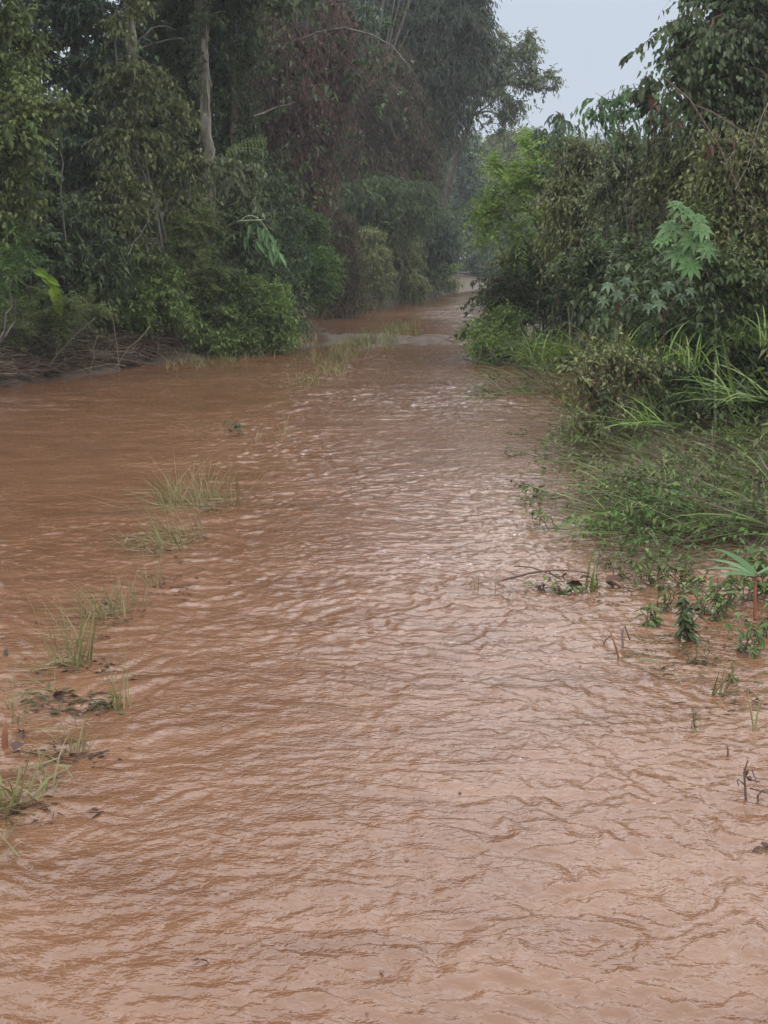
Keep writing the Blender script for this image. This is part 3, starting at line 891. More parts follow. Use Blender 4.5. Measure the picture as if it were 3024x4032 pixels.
# pale bent stem with large hanging leaves
t = thing('sapling', 'slender sapling with a pale bent stem and large drooping leaves', 'sapling', bx(211, 23.9))
G = Geo()
p = np.array([bx(211, 23.9) - [0, 0, .1], at(212, 290, 23.8), at(216, 268, 23.7), at(224, 245, 23.7), at(227, 226, 23.7), at(240, 221, 23.5), at(262, 220, 23.4)])
p = np.concatenate([p[i] + (p[i + 1] - p[i]) * np.linspace(0, 1, 5)[:-1, None] for i in range(6)] + [p[-1:]])
tube(G, p, np.linspace(.030, .012, len(p)), 7, rough=.06)
tube(G, curve(p[15], at(258, 240, 23.5), sag=.03, n=6), np.linspace(.014, .006, 6), 5)
tube(G, curve(p[20], at(275, 246, 23.4), sag=.25, n=7), np.linspace(.012, .006, 7), 5)
G.build('stem', M['bgreen'], t, smooth=True)
G = Geo()
for q in ((250, 224), (258, 226), (264, 228), (268, 232), (272, 240), (276, 246), (262, 238), (256, 240), (246, 236), (279, 252), (270, 250)):
    c = at(*q, 23.3 + r_.normal(0, .08))
    for _k in range(3):
        leaves(G, c[None], np.array([[r_.normal(.15, .3), r_.normal(0, .3), -1.0]]), np.array([[r_.normal(0, .5), -1, .2]]), r_.uniform(.16, .28), .062, big=True)
G.build('leaves', M['pale'], t)

# lime-green big leaves and light weeds at the far left
t = thing('vine', 'climbing vine with a few large lime-green leaves at the left bank', 'vine', bx(62, 18.9))
G = Geo()
for q, d, s in (((33, 270), (.8, 0, -.3), .24), ((41, 274), (.6, 0, -.6), .22), ((52, 284), (.25, 0, -1), .30), ((59, 292), (-.1, 0, -1), .28), ((46, 278), (.9, 0, -.4), .2), ((58, 300), (.2, 0, -1), .2)):
    leaves(G, at(*q, 18.45)[None], np.array([d], float), np.array([[.2, -1, .6]]), s, s * .55, big=True)
G.build('leaves', M['lime'], t)
G = Geo(); tube(G, np.array([bx(62, 18.9), at(60, 310, 18.7), at(55, 285, 18.6), at(42, 272, 18.5), at(30, 268, 18.5)]), [.01, .008, .007, .006, .004], 5)
G.build('stem', M['bgreen'], t)
shrub('low light green feathery weeds on the far-left bank below the lime leaves', bx(45, 18.9), [B(28, 312, 18.6, 36, 16), B(62, 303, 18.7, 26, 14), B(12, 328, 18.2, 20, 14), B(88, 312, 19.2, 24, 16), B(45, 325, 18.5, 26, 10)], sp_('feather', m='weedg', L=.055), r=.008, name='weeds', cat='weeds', cover=1.0)

# straight thin bare stems in the wood
for i, (px0, py0, px1, py1, Y, rr, lab) in enumerate((
        (66, 240, 60, 150, 19.8, .012, 'thin pale bare stem standing among the dark shrubs at left'),
        (128, 255, 160, 200, 20.0, .010, 'thin slanting twig behind the feathery shrub'))):
    pole('dead_sapling', lab, 'bare stem', curve(at(px0, py0, Y), at(px1, py1, Y), n=9, wob=.06, r=nr()), np.linspace(rr, rr * .5, 9), 'bgrey', sides=5)
pole('fallen_branch', 'long thin bare branch arching through the brown vine mass', 'branch', np.array([at(300, 40, 26), at(318, 32, 26), at(345, 28, 26), at(372, 35, 26), at(392, 46, 26), at(405, 62, 26), at(418, 78, 26)]), np.linspace(.022, .01, 7), 'bgrey', sides=5)
pole('fallen_branch', 'short pale bare branch poking out of the brown vines', 'branch', curve(at(254, 116, 25.5), at(295, 102, 25.5), n=6, wob=.04, r=nr()), np.linspace(.018, .009, 6), 'bpale', sides=5)

# --- shrubs along the far left bank of the bend
HB = 'shrubs lining the far bank where the flood bends'
for lab, px, Y, bl, sp, cv in (
        ('brownish dry shrub nearest the tall leafy one on the far bank', 340, 37, [(338, 240, 24, 36), (345, 280, 22, 24), (330, 290, 18, 16)], sp_('redhang', m='brown', L=.12, tw=.6, b='bdark'), 1.0),
        ('olive hanging shrub in the middle of the far bank', 372, 42, [(368, 250, 22, 32), (378, 280, 24, 20), (360, 285, 18, 18)], sp_('olive', hang=.7, L=.12, W=.05), 1.0),
        ('tall grey-green shrub left of the bright bush on the far bank', 402, 47, [(400, 245, 22, 36), (408, 275, 22, 22)], sp_('greyol', L=.13, m='olive'), 1.0),
        ('dark hanging tree over the far bank below the drooping tree', 385, 44, [(380, 200, 34, 30), (410, 205, 30, 30), (355, 205, 26, 26)], sp_('narrow', m='dark'), 1.0),
        ('blue-green hazy shrub beside the dark gap at the bend', 432, 55, [(428, 225, 22, 28), (440, 250, 20, 22), (425, 270, 16, 18)], sp_('teal', L=.17, W=.08), 1.1),
        ('ragged green shrub at the waterline of the far bank', 418, 51, [(415, 283, 14, 14), (392, 290, 14, 10)], sp_('mid', L=.11, W=.05), 1.0)):
    shrub(lab, bx(px, Y), [B(a, b, Y - .3, c, d) for a, b, c, d in bl], sp, group=HB, cover=cv, r=.03)
shrub('small bright green bush on reddish stems at the bend', bx(446, 57), [B(446, 272, 56.5, 13, 10), B(437, 280, 56.5, 9, 8), B(452, 282, 56.5, 8, 6)], sp_('bright', L=.13, W=.05, planar=False, n=10), cover=1.2, r=.02, stems=9, spread=.5, name='bush', cat='bush')
r_ = nr()
G = Geo(); g0 = gr(452, 290.5)
P = g0 + np.stack([r_.uniform(-1.2, .6, 60), r_.normal(0, .25, 60), np.full(60, -.05)], -1)
blades(G, P, r_.uniform(0, 6.28, 60), r_.uniform(0, .15, 60), r_.uniform(0, .3, 60), r_.uniform(.4, .75, 60), np.full(60, .03), r_)
tag(G.build('reeds', M['brust'], loc=g0), 'clump of reddish-brown upright reeds below the bright bush at the bend', 'reeds')

# --- dry canes washed against the bank
r_ = nr()


def bank_pts(n, px0, px1, depth):
    """points on the left slope, measured inwards from the waterline"""
    px = r_.uniform(px0, px1, n)
    wl = np.interp(px, [-40, 0, 100, 180, 200], [394, 385, 371, 357, 352])
    out = []
    for p_, w_ in zip(px, wl):
        g = gr(p_, w_); s_ = 1 + (abs(r_.normal(0, depth)) - .15) / g[1]
        x_, y_ = g[0] * s_, g[1] * s_
        out.append((x_, y_, max(float(terrain(x_, y_)), 0)))
    return np.array(out)


G = Geo()
for g in bank_pts(420, -30, 195, 1.0):
    g = g + [0, 0, r_.uniform(0, .14)]
    az = r_.normal(.35, .55) + (math.pi if r_.random() < .5 else 0)
    Lc = r_.uniform(.25, 1.1)
    d = np.array([math.cos(az), math.sin(az) * .6, r_.normal(.1, .2)])
    tube(G, curve(g - d * Lc * .5, g + d * Lc * .5, sag=r_.normal(.02, .06), n=5, wob=.03, r=r_), r_.uniform(.003, .007), 4)
P = bank_pts(7500, -35, 200, .95)
P[:, 2] += r_.uniform(0, .12, len(P))
d = r_.normal(0, 1, (len(P), 3)) * np.array([1, .8, .3])
leaves(G, P, d, np.array([0, 0, 1.0]) + r_.normal(0, .5, P.shape), r_.uniform(.08, .34, len(P)), r_.uniform(.012, .035, len(P)))
tag(G.build('dry_cane_litter', M['litter']), 'tangle of wet brown cane litter washed against the left bank', 'plant litter', kind='stuff')
P = bank_pts(700, -35, 190, 1.2); n_ = len(P); G = Geo()
P = P[pn(P[:, 0] * 1.3, P[:, 1] * 1.3, 61) > -.05]; n_ = len(P)
blades(G, P, r_.uniform(0, 6.28, n_), r_.uniform(.2, 1.1, n_), r_.uniform(.2, 1.2, n_), r_.uniform(.12, .4, n_), np.full(n_, .012), r_, K=5)
tag(G.build('grass', M['gtan']), 'dull straggling grass growing up through the cane litter on the left bank', 'grass', kind='stuff')
CG = 'single pale canes on the left bank'
for lab, a, b, rr in (('long straight pale cane leaning up out of the litter at far left', (40, 362), (95, 318), .014),
                      ('short forked pale cane sticking up near the left water edge', (90, 366), (98, 336), .012),
                      ('pale cane lying flat at the right end of the litter heap', (108, 345), (150, 326), .013),
                      ('thin cane lying low across the litter by the waterline', (70, 374), (125, 366), .010),
                      ('curved cane standing at the top of the litter heap', (118, 330), (108, 300), .010)):
    p0, p1 = gr(*a), None
    p0 = at(*a, 17.6 + .016 * a[0]); p0[2] = max(.0, float(terrain(p0[0], p0[1])))
    p1 = at(*b, p0[1] + .1)
    pole('dry_cane', lab, 'cane', curve(p0, p1, sag=.04, n=7, wob=.04, r=nr()), np.linspace(rr * .55, rr * .35, 7), 'straw', CG, sides=6)
# large limp pale leaf in the litter
G = Geo(); c = at(152, 352, 20.4); c[2] = float(terrain(c[0], c[1])) + .05
r_ = nr()
leaves(G, np.repeat(c[None], 7, 0), np.stack([r_.normal(0, 1, 7), r_.normal(-.2, .5, 7), r_.normal(-.1, .2, 7)], -1), np.array([0, -.6, 1.0]) + r_.normal(0, .2, (7, 3)), .26, .10, big=True)
tag(G.build('fallen_leaf', M['pale'], loc=c), 'limp pale green leaf cluster lying at the right end of the cane litter', 'fallen leaf')
# ================================================================== UNDERGROWTH BEHIND BOTH BANKS
def fill(name, label, cols, n, sp, mat):
    """dark low growth that closes the foot of the wood: one mass nobody could count"""
    r = nr()
    G = Geo()
    C = []
    for px, Y0, Y1, hmin, hmax, m in cols:
        x = r.uniform(px[0], px[1], m); Y = r.uniform(Y0, Y1, m)
        X = (x - 384) / F * Y
        z = terrain(X, Y)
        ok = z > -.03
        C.append(np.stack([X, Y, np.maximum(z, 0) + r.uniform(hmin, hmax, m)], -1)[ok])
    C = np.concatenate(C)
    D = nrm(r.normal(0, 1, C.shape) + np.array([0, -.3, .5]))
    sprays(G, C, D, sp, r, None)
    return tag(G.build(name, M[mat]), label, 'undergrowth', kind='stuff')


fill('undergrowth', 'dark tangled undergrowth at the foot of the wood on the left bank',
     [((-60, 200), 23.5, 28, .05, 2.6, 5200), ((-60, 60), 19.8, 22, .05, 1.2, 1500), ((190, 300), 26.5, 36, .05, 3.2, 3200), ((280, 460), 42, 62, .1, 3.0, 3600), ((-60, 420), 27, 60, 2.0, 6.5, 4200)], 0,
     sp_('dark', L=.15, W=.07, tw=.6), 'dark')
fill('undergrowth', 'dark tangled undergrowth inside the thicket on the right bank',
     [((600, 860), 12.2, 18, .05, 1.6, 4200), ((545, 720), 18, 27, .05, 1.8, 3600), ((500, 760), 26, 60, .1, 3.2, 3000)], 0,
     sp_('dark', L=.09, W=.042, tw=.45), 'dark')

fill('undergrowth', 'leafy growth carrying the right bank on past the edge of the picture',
     [((800, 1300), 8.2, 16, .0, .9, 6500), ((770, 1500), 14, 24, .3, 2.6, 5200)], 0, sp_('small', L=.085, W=.04, tw=.4, n=10), 'olive')
fill('undergrowth', 'leafy growth carrying the left bank on past the edge of the picture',
     [((-700, -45), 13, 22, .0, 1.6, 5200), ((-600, -60), 20, 34, .5, 4.5, 4200)], 0, sp_('dark', L=.13, W=.06, tw=.5), 'mid')

# ================================================================== RIGHT BANK
tree('tree', 'big vine-covered tree with drooping dark leaves at the top right corner', 'tree', bx(790, 15.5),
     [B(735, 25, 15, 62, 60), B(775, 80, 15, 60, 60), B(700, 78, 15, 42, 42), B(690, 40, 15, 26, 30), B(725, 115, 14.8, 46, 26), B(755, -40, 15.3, 70, 45)], sp_('vine', L=.075, W=.044, cover=3.2), trunk_r=.14, cover=1.0, limb_r=.018)
t = thing('vine', 'trailing vine tip with heart-shaped leaves reaching left against the open sky', 'vine', at(668, 40, 14.8))
r_ = nr(); G = Geo(); GS = Geo()
for a in (((676, 20), (660, 30), (646, 42), (634, 52), (622, 58)), ((690, 92), (676, 88), (664, 98)), ((700, 8), (688, 14), (672, 22)), ((705, 55), (690, 62), (672, 60))):
    pp = np.array([at(*q, 14.8) for q in a])
    GS = Geo(); tube(GS, pp, np.linspace(.006, .003, len(pp)), 4); GS.build('stem', M['btwig'], t)
    k = 5 * (len(pp) - 1)
    s = np.linspace(0, len(pp) - 1.01, k); i0 = s.astype(int); fr = (s - i0)[:, None]
    P = pp[i0] * (1 - fr) + pp[i0 + 1] * fr
    leaves(G, P, np.stack([r_.normal(-.2, .5, k), r_.normal(0, .5, k), np.full(k, -1.0)], -1), np.stack([r_.normal(0, .6, k), np.full(k, -1.0), r_.normal(.2, .3, k)], -1), r_.uniform(.06, .13, k), r_.uniform(.045, .075, k), big=True)
G.build('leaves', M['dark'], t)

shrub('arching shrub with big drooping green leaves against the sky right of centre', bx(640, 17.4), [B(612, 98, 17.2, 20, 8, .3), B(636, 92, 17.2, 16, 7, .3), B(600, 110, 17.2, 13, 10, .3), B(655, 105, 17, 15, 16, .3), B(622, 112, 17.2, 16, 8, .3)],
      sp_('vine', m='pale', L=.13, W=.05, hang=.8, cover=2.2, b='bgrey', twr=.003), stems=6, r=.007, cover=1.0)
shrub('broad-leaved vine with dark heart-shaped leaves hanging beside the arching shrub', bx(668, 16.6), [B(650, 96, 16.4, 18, 10, .3), B(668, 112, 16.4, 18, 22, .4), B(648, 80, 16.4, 10, 10, .2)], sp_('vine', L=.15, W=.10, hang=.85, cover=1.3), stems=4, r=.012, name='vine', cat='vine')
shrub('slim shrub with long hanging grey-green leaves beside the bright feathery tree', bx(562, 22), [B(560, 118, 21.8, 12, 12, .4), B(553, 140, 21.8, 18, 20, .5), B(572, 150, 21.8, 14, 18, .5), B(548, 170, 21.8, 14, 20, .5)], sp_('vine', m='teal', L=.15, W=.045, hang=.9), stems=5, r=.014)
tree('tree', 'bright green feathery-leaved small tree over the water right of the bend', 'tree', bx(560, 22.6),
     [B(508, 172, 21.5, 26, 18), B(484, 200, 21.5, 17, 12), B(528, 158, 21.5, 22, 16), B(505, 210, 21.4, 32, 15), B(535, 190, 21.5, 28, 24), B(490, 226, 21.4, 18, 9), B(545, 222, 21.4, 24, 16), B(515, 232, 21.4, 20, 10), B(562, 200, 21.2, 20, 22), B(570, 170, 21.4, 14, 16)], sp_('bright', L=.085, W=.022, cover=3.0), trunk_r=.03, stems=4, cover=.9)
SH = 'hedge of shrubs behind the right bank'
for lab, px, Y, bl, sp, cv in (
        ('olive shrub whose crown rises right behind the bright feathery tree', 590, 20.5, [(588, 160, 34, 28), (600, 200, 36, 30), (570, 195, 26, 30), (580, 240, 34, 28)], sp_('olive', L=.07, W=.034), 1.0),
        ('grey-green leafy shrub in the middle of the right-hand hedge', 640, 19, [(635, 150, 36, 24), (650, 185, 38, 30), (620, 180, 30, 28), (640, 225, 40, 30)], sp_('small', m='greyol', L=.075, W=.034), 1.0),
        ('yellow-flecked olive shrub below the big vine tree', 690, 16.5, [(690, 150, 36, 26), (700, 185, 40, 28), (672, 175, 30, 26), (705, 215, 36, 20)], sp_('olive', L=.065, W=.032), 1.0),
        ('dark shaded shrub low behind the hand-leaved plant', 630, 17.5, [(610, 255, 34, 26), (650, 262, 36, 28), (590, 280, 30, 24), (630, 290, 38, 18)], sp_('small', m='dark', L=.075, W=.036), 1.1)):
    shrub(lab, bx(px, Y), [B(a, b, Y - .2, c, d) for a, b, c, d in bl], sp, group=SH, cover=cv, r=.022, stems=6)
shrub('brownish twiggy thicket filling the right edge of the picture', bx(765, 13.2), [B(745, 150, 13, 46, 32), B(770, 200, 13, 42, 42), B(735, 215, 13, 36, 30), B(755, 260, 12.8, 42, 36), B(720, 180, 13.2, 26, 24)], sp_('twiggy'), stems=12, r=.012, name='thicket', cat='thicket', cover=1.2, spread=.5)
shrub('yellowing leafy shrub right behind the hand-leaved plant', bx(722, 14.4), [B(712, 205, 13.2, 26, 16), B(728, 228, 13.0, 26, 20), B(735, 250, 12.8, 24, 22), B(715, 275, 12.4, 26, 18)], sp_('yel', L=.055, W=.028), stems=5, r=.008)

# bare dead branches slanting across the right edge
BB = 'bare branches slanting through the right-hand thicket'
for lab, pts, rr in (('long dark bare branch slanting from the vine tree down to the right edge', [(664, 78), (690, 100), (715, 140), (738, 185), (756, 225), (768, 255)], .014),
                     ('dark forked bare branch at the right edge above the thicket', [(770, 160), (740, 130), (712, 112), (690, 103)], .011),
                     ('pale thin bare twig crossing the thicket near the right edge', [(735, 190), (748, 165), (760, 120), (772, 95)], .008),
                     ('bare twig hanging low into the thicket at right', [(728, 120), (735, 150), (728, 185), (742, 215)], .007)):
    pole('bare_branch', lab, 'branch', np.array([at(*q, 12.6) for q in pts]), np.linspace(rr * .6, rr * .35, len(pts)), 'btwig' if 'pale' not in lab else 'bpale', BB, sides=6)

# rust-coloured dying leaves on the vine tree
RL = 'rusty red leaves on the right-hand vines'
for i, (lab, px, py) in enumerate((('rusty red leaf cluster left of the big vine tree', 654, 99), ('rusty leaf lowest of the red ones, on the bare branch', 708, 150), ('rusty red leaf hanging at the lower left of the big vine tree', 672, 122))):
    r_ = nr(); c = at(px, py, 12.55 if i == 1 else 14.2); G = Geo()
    leaves(G, np.repeat(c[None], 4, 0) + r_.normal(0, .03, (4, 3)), np.stack([r_.normal(0, .4, 4), r_.normal(0, .3, 4), np.full(4, -1.0)], -1), np.array([0, -1.0, .2]) + r_.normal(0, .4, (4, 3)), .07, .05, big=True)
    tag(G.build('dying_leaf', M['rust'], loc=c), lab, 'leaf', RL)

# castor-oil plant
t = thing('castor_plant', 'castor plant with large pale hand-shaped leaves on the right bank', 'castor plant', bx(705, 12.2))
r_ = nr(); GS = Geo(); GL = Geo()
st = np.array([bx(712, 12.2) - [0, 0, .05], at(716, 300, 12.5), at(712, 262, 12.4), at(706, 240, 12.3), at(694, 216, 12.2)])
tube(GS, st, np.linspace(.014, .007, 5), 7)
for (px, py), d, nn, sz in (((672, 226), (-.7, -.2, -.55), (-.2, -.75, .7), .26), ((684, 210), (-.8, -.2, -.2), (-.1, -.6, .9), .25), ((680, 250), (-.75, -.2, -.6), (-.3, -.8, .6), .29), ((694, 236), (-.4, -.3, -.8), (-.1, -.9, .5), .25),
                             ((678, 204), (-.8, 0, .1), (0, -.5, .9), .2), ((706, 246), (.5, -.2, -.8), (.3, -.9, .5), .22), ((664, 238), (-.9, .1, -.3), (0, -.6, 1), .2), ((698, 218), (.3, -.3, -.6), (.2, -.8, .6), .2), ((690, 264), (-.3, -.3, -.8), (0, -.9, .5), .24), ((702, 228), (.1, -.3, -.4), (0, -.7, .7), .2)):
    c = at(px, py, 11.9 + r_.normal(0, .08))
    palmate(GL, c, d, nn, sz * .62, r_)
    tube(GS, curve(st[3] if py < 250 else st[2], c, sag=.05, n=6), np.linspace(.008, .005, 6), 5)
GS.build('stem', M['bgreen'], t); GL.build('leaves', M['castor'], t)
PG = 'small plants with hand-shaped leaves on the right bank'
for lab, px, py, hs in (('small hand-leaved plant low in front of the shaded shrub', 618, 300, ((608, 285), (626, 280), (618, 293), (604, 300), (634, 296))),
                        ('small bluish hand-leaved plant right of the smaller one', 664, 305, ((655, 292), (668, 285), (680, 296), (660, 303), (690, 290), (648, 306)))):
    t = thing('castor_seedling', lab, 'castor plant', bx(px, 11.95), PG)
    r_ = nr(); GS = Geo(); GL = Geo()
    b = at(px, py + 15, 11.9)
    tube(GS, np.array([bx(px, 12.6), b]), .005, 5)
    for q in hs:
        c = at(*q, 11.75 + r_.normal(0, .08))
        tube(GS, curve(b, c, sag=.05, n=5), .005, 4)
        palmate(GL, c, (r_.normal(0, .6), -.4, -.6), (0, -.7, .8), r_.uniform(.06, .10), r_, lobes=6)
    GS.build('stem', M['btwig'], t); GL.build('leaves', M['teal'], t)

# leaning thicket over the water
shrub('dark leafy thicket leaning out over the water on the right of the road', bx(580, 23.2), [B(545, 285, 22.8, 40, 34), B(510, 300, 22.6, 30, 34), B(575, 265, 23, 40, 30), B(530, 255, 23, 26, 16), B(600, 300, 22.5, 36, 30)], sp_('small', m='dark', L=.07, W=.034), cover=1.15, stems=8, r=.02, name='thicket', cat='thicket', spread=.5)
shrub('yellowish shrub top showing above the dark leaning thicket', bx(525, 23.8), [B(512, 262, 23.4, 22, 14), B(528, 272, 23.3, 20, 14)], sp_('olive', L=.075, W=.04), stems=5, r=.014)
t = thing('overhanging_branch', 'dark leafy branch tips hanging over the pale water at the bend', 'branch', at(505, 285, 22.2))
r_ = nr(); G = Geo(); GS = Geo()
for a, b in (((505, 280), (472, 282)), ((505, 288), (462, 307)), ((508, 295), (468, 312)), ((506, 284), (480, 296)), ((512, 290), (480, 318))):
    pp = curve(at(*a, 22.3), at(*b, 22.0), sag=.08, n=12, wob=.03, r=r_)
    tube(GS, pp, np.linspace(.009, .004, 12), 4)
    P = np.repeat(pp[3:], 3, 0); k = len(P)
    leaves(G, P, np.stack([r_.normal(-.4, .5, k), r_.normal(0, .5, k), r_.normal(-.6, .5, k)], -1), r_.normal(0, 1, (k, 3)) + np.array([0, -.4, .4]), r_.uniform(.06, .11, k), r_.uniform(.035, .05, k), big=True)
GS.build('stem', M['btwig'], t); G.build('leaves', M['dark'], t)
shrub('low mid-green creeper sloping from the thicket into the water', bx(520, 22.0), [B(490, 345, 21.2, 26, 18), B(515, 352, 20.8, 28, 15), B(480, 335, 22.0, 18, 13), B(545, 352, 20.2, 30, 15), B(575, 358, 19.6, 28, 14), B(505, 330, 21.6, 28, 20)], sp_('small', m='bushg', L=.06, W=.03), cover=1.2, stems=6, r=.008, name='creeper', cat='creeper', spread=.6)

# grasses on the right bank
GR = 'clumps of green cane grass on the right bank'
r_ = nr()


def grass(label, px, py, Y, wpx, n, L, mat='ggreen', W=.014, lean=(-.4, -.2), spread=.6, kap=.9, z=None, group=GR, name='cane_grass', dz=None, dry=0):
    r = nr(); c = at(px, py, Y)
    if z is not None:
        c[2] = z
    G = Geo(); rx = wpx * Y / F * .5
    P = c + np.stack([r.normal(0, rx * .55, n), r.normal(0, rx * .5, n), np.zeros(n)], -1)
    a = r.uniform(0, 6.28, n)
    d = np.stack([np.cos(a) * spread + lean[0], np.sin(a) * spread + lean[1]], -1)
    blades(G, P, np.arctan2(d[:, 1], d[:, 0]), np.clip(np.linalg.norm(d, axis=1), .05, 1.4), kap * r.uniform(.3, 1.7, n), L * r.uniform(.5, 1.1, n), W * r.uniform(.6, 1.3, n), r, K=7, dz=dz)
    return tag(G.build(name, M[mat], loc=c), label, 'grass clump', group)


grass('bright lime cane grass clump standing in front of the hand-leaved plants at right', 690, 366, 11.6, 56, 40, .45, 'glime', lean=(-.2, -.1), kap=1.1)
grass('arching cane grass clump left of the lime clump', 640, 362, 12.2, 70, 70, .5, 'ggreen', lean=(-.3, 0), kap=1.2)
grass('pale cane grass sprawling at the foot of the dark leaning thicket', 565, 358, 16.5, 60, 60, .8, 'ggreen', lean=(-.5, -.2), kap=1.1)
grass('yellow-green cane grass by the middle of the thicket foot', 540, 362, 17.0, 40, 40, .6, 'glime', lean=(-.4, -.1), kap=1.1, W=.014)
grass('lime cane grass tips over the flattened bank grass', 655, 425, 10.4, 50, 36, .5, 'glime', lean=(-.9, -.1), kap=.7)
grass('long green grass blades reaching left from the right edge', 740, 400, 10.2, 80, 80, .6, 'ggreen', lean=(-.8, -.2), kap=.8, W=.014)
grass('green grass clump under the twiggy thicket at the right edge', 755, 345, 11.6, 60, 56, .45, 'ggreen', lean=(-.3, -.2), kap=1.0)
grass('grass clump between the vine bush and the lime grass', 620, 352, 13.0, 60, 80, .5, 'gtan', lean=(-.3, -.1), kap=1.0, W=.012)

# grass and stems pressed flat by the flood on the right bank
def mat_grass(label, quads, Lr, mat, W=.009, free=False, az=(math.pi, .35), el=(1.15, .22), zup=.25, name='flattened_grass'):
    """stems laid over by the current, in swathes that each lean their own way"""
    r = nr(); G = Geo()
    P = np.array([gr(a, b) for (xa, xb, ya, yb), m in quads for a, b in zip(r.uniform(xa, xb, m), r.uniform(ya, yb, m))])
    n = len(P)
    sw = pn(P[:, 0] * 1.6, P[:, 1] * 1.6, _seed[0])
    lift = .5 + .9 * pn(P[:, 0] * 2.1, P[:, 1] * 2.1, _seed[0] + 7)
    edge = pn(P[:, 0] * .4, P[:, 1] * 1.3, 55) * .8 + pn(P[:, 1] * 3.6, P[:, 0] * .7, 56) * .4 - .1
    keep = (lift > r.uniform(-.2, .55, n)) & (free | (P[:, 0] > np.interp(P[:, 1], [7, 7.8, 9, 10, 12, 14, 40], [2.0, 1.55, 1.6, 1.75, 1.75, -9, -9]) + edge))
    P, sw, lift = P[keep], sw[keep], lift[keep]; n = len(P)
    th = np.clip(r.normal(el[0], el[1], n), .1, 1.55)
    P[:, 2] = np.maximum(terrain(P[:, 0], P[:, 1]), -.02) + r.random(n) ** 1.5 * zup * np.clip(lift, .15, 1.3)
    blades(G, P, az[0] + sw * 1.1 + r.normal(0, az[1], n), th, r.uniform(-.1, .9, n), r.uniform(Lr[0], Lr[1], n), np.full(n, W) * r.uniform(.5, 1.4, n), r, K=5, dz=.006)
    return tag(G.build(name, M[mat]), label, 'flattened grass', kind='stuff')


BANK = [(575, 860, 405, 440), (585, 880, 440, 470), (635, 900, 470, 545), (612, 700, 500, 543), (690, 860, 380, 420)]
mat_grass('brown-green grass pressed flat by the flood along the right bank', list(zip(BANK, (260, 340, 700, 220, 180))), (.2, .6), 'gflat', az=(math.pi, .6), el=(1.35, .22), W=.011, zup=.2)
mat_grass('green grass blades lying over the flattened brown bank grass', list(zip(BANK, (110, 170, 360, 110, 90))), (.25, .6), 'ggreen', zup=.24, az=(math.pi, .55), el=(1.15, .3), W=.012)
mat_grass('dead brown stems woven through the flattened bank grass', list(zip(BANK, (480, 800, 1700, 380, 420))), (.15, .6), 'litter', zup=.16, az=(math.pi, .9), el=(1.35, .25), W=.008)
mat_grass('pale stranded grass stems trailing in the water below the leaning thicket', [((490, 600, 368, 385), 240), ((480, 575, 388, 398), 200), ((545, 640, 355, 372), 260), ((470, 520, 355, 365), 80)], (.25, .7), 'gflat', zup=.16, el=(1.3, .2), W=.013, az=(math.pi, .7))
mat_grass('green trailing grass floating in the water below the leaning thicket', [((490, 590, 372, 384), 70), ((490, 570, 390, 399), 60)], (.25, .6), 'ggreen', zup=.14, el=(1.25, .2), W=.013, az=(math.pi, .7))
mat_grass('long bent cane grass spilling left from the bank over the water', [((590, 650, 440, 480), 60), ((610, 690, 480, 545), 110), ((690, 790, 525, 548), 70), ((570, 640, 405, 440), 45)], (.35, .85), 'gflat', az=(math.pi, .5), el=(1.33, .2), W=.011, zup=.12, free=True)
mat_grass('green bent cane grass spilling left from the bank over the water', [((590, 650, 440, 480), 40), ((610, 690, 480, 545), 80), ((690, 790, 525, 548), 60), ((560, 640, 400, 440), 40)], (.3, .7), 'ggreen', az=(math.pi, .5), el=(1.28, .22), W=.012, zup=.12, free=True)
# small leaves of bindweed and creepers strewn through the flattened grass
r_ = nr(); G = Geo(); GT = Geo()
P = np.array([gr(a, b) for (xa, xb, ya, yb), m in zip(BANK, (120, 150, 260, 120, 60)) for a, b in zip(r_.uniform(xa - 8, xb, m), r_.uniform(ya, yb + 2, m))])
P[:, 2] = np.maximum(terrain(P[:, 0], P[:, 1]), 0) + r_.random(len(P)) * .26
P = P[pn(P[:, 0] * 1.9, P[:, 1] * 1.9, 77) > -.12]
P2 = np.array([gr(a, b) for a, b in zip(r_.uniform(480, 620, 130), r_.uniform(368, 400, 130))]); P2[:, 2] = r_.uniform(.01, .12, 130)
P = np.concatenate([P, P2[pn(P2[:, 0] * 2, P2[:, 1] * .9, 78) > -.05]])
sprays(G, P, nrm(r_.normal(0, 1, P.shape) + np.array([-.6, -.3, .25])), sp_('small', L=.042, W=.021, tw=.3, n=9, hang=.4), r_, GT)
tag(G.build('creepers', M['olive']), 'small-leaved olive creepers strewn through the flattened bank grass', 'creepers', kind='stuff')
G = Geo()
P = np.array([gr(a, b) for (xa, xb, ya, yb), m in zip(BANK + [(600, 775, 538, 566), (545, 625, 452, 532)], (110, 130, 260, 100, 60, 90, 60)) for a, b in zip(r_.uniform(xa - 8, xb, m), r_.uniform(ya, yb + 2, m))])
P[:, 2] = np.maximum(terrain(P[:, 0], P[:, 1]), 0) + r_.random(len(P)) ** 2 * .24
P = P[pn(P[:, 0] * 1.9, P[:, 1] * 1.9, 81) > -.05]
sprays(G, P, nrm(r_.normal(0, 1, P.shape) + np.array([-.8, -.3, .15])), sp_('small', L=.045, W=.021, tw=.3, n=9, hang=.4), r_, G)
tag(G.build('bindweed', M['mid']), 'green bindweed sprays lying on the flattened grass and trailing into the water', 'creepers', kind='stuff')
mat_grass('loose soaked blades and stems trailing from the mat into the open water', [((555, 640, 452, 535), 260), ((600, 800, 536, 572), 330), ((530, 600, 400, 455), 150)], (.15, .5), 'gflat', az=(math.pi, .7), el=(1.42, .12), W=.008, zup=.05, free=True)

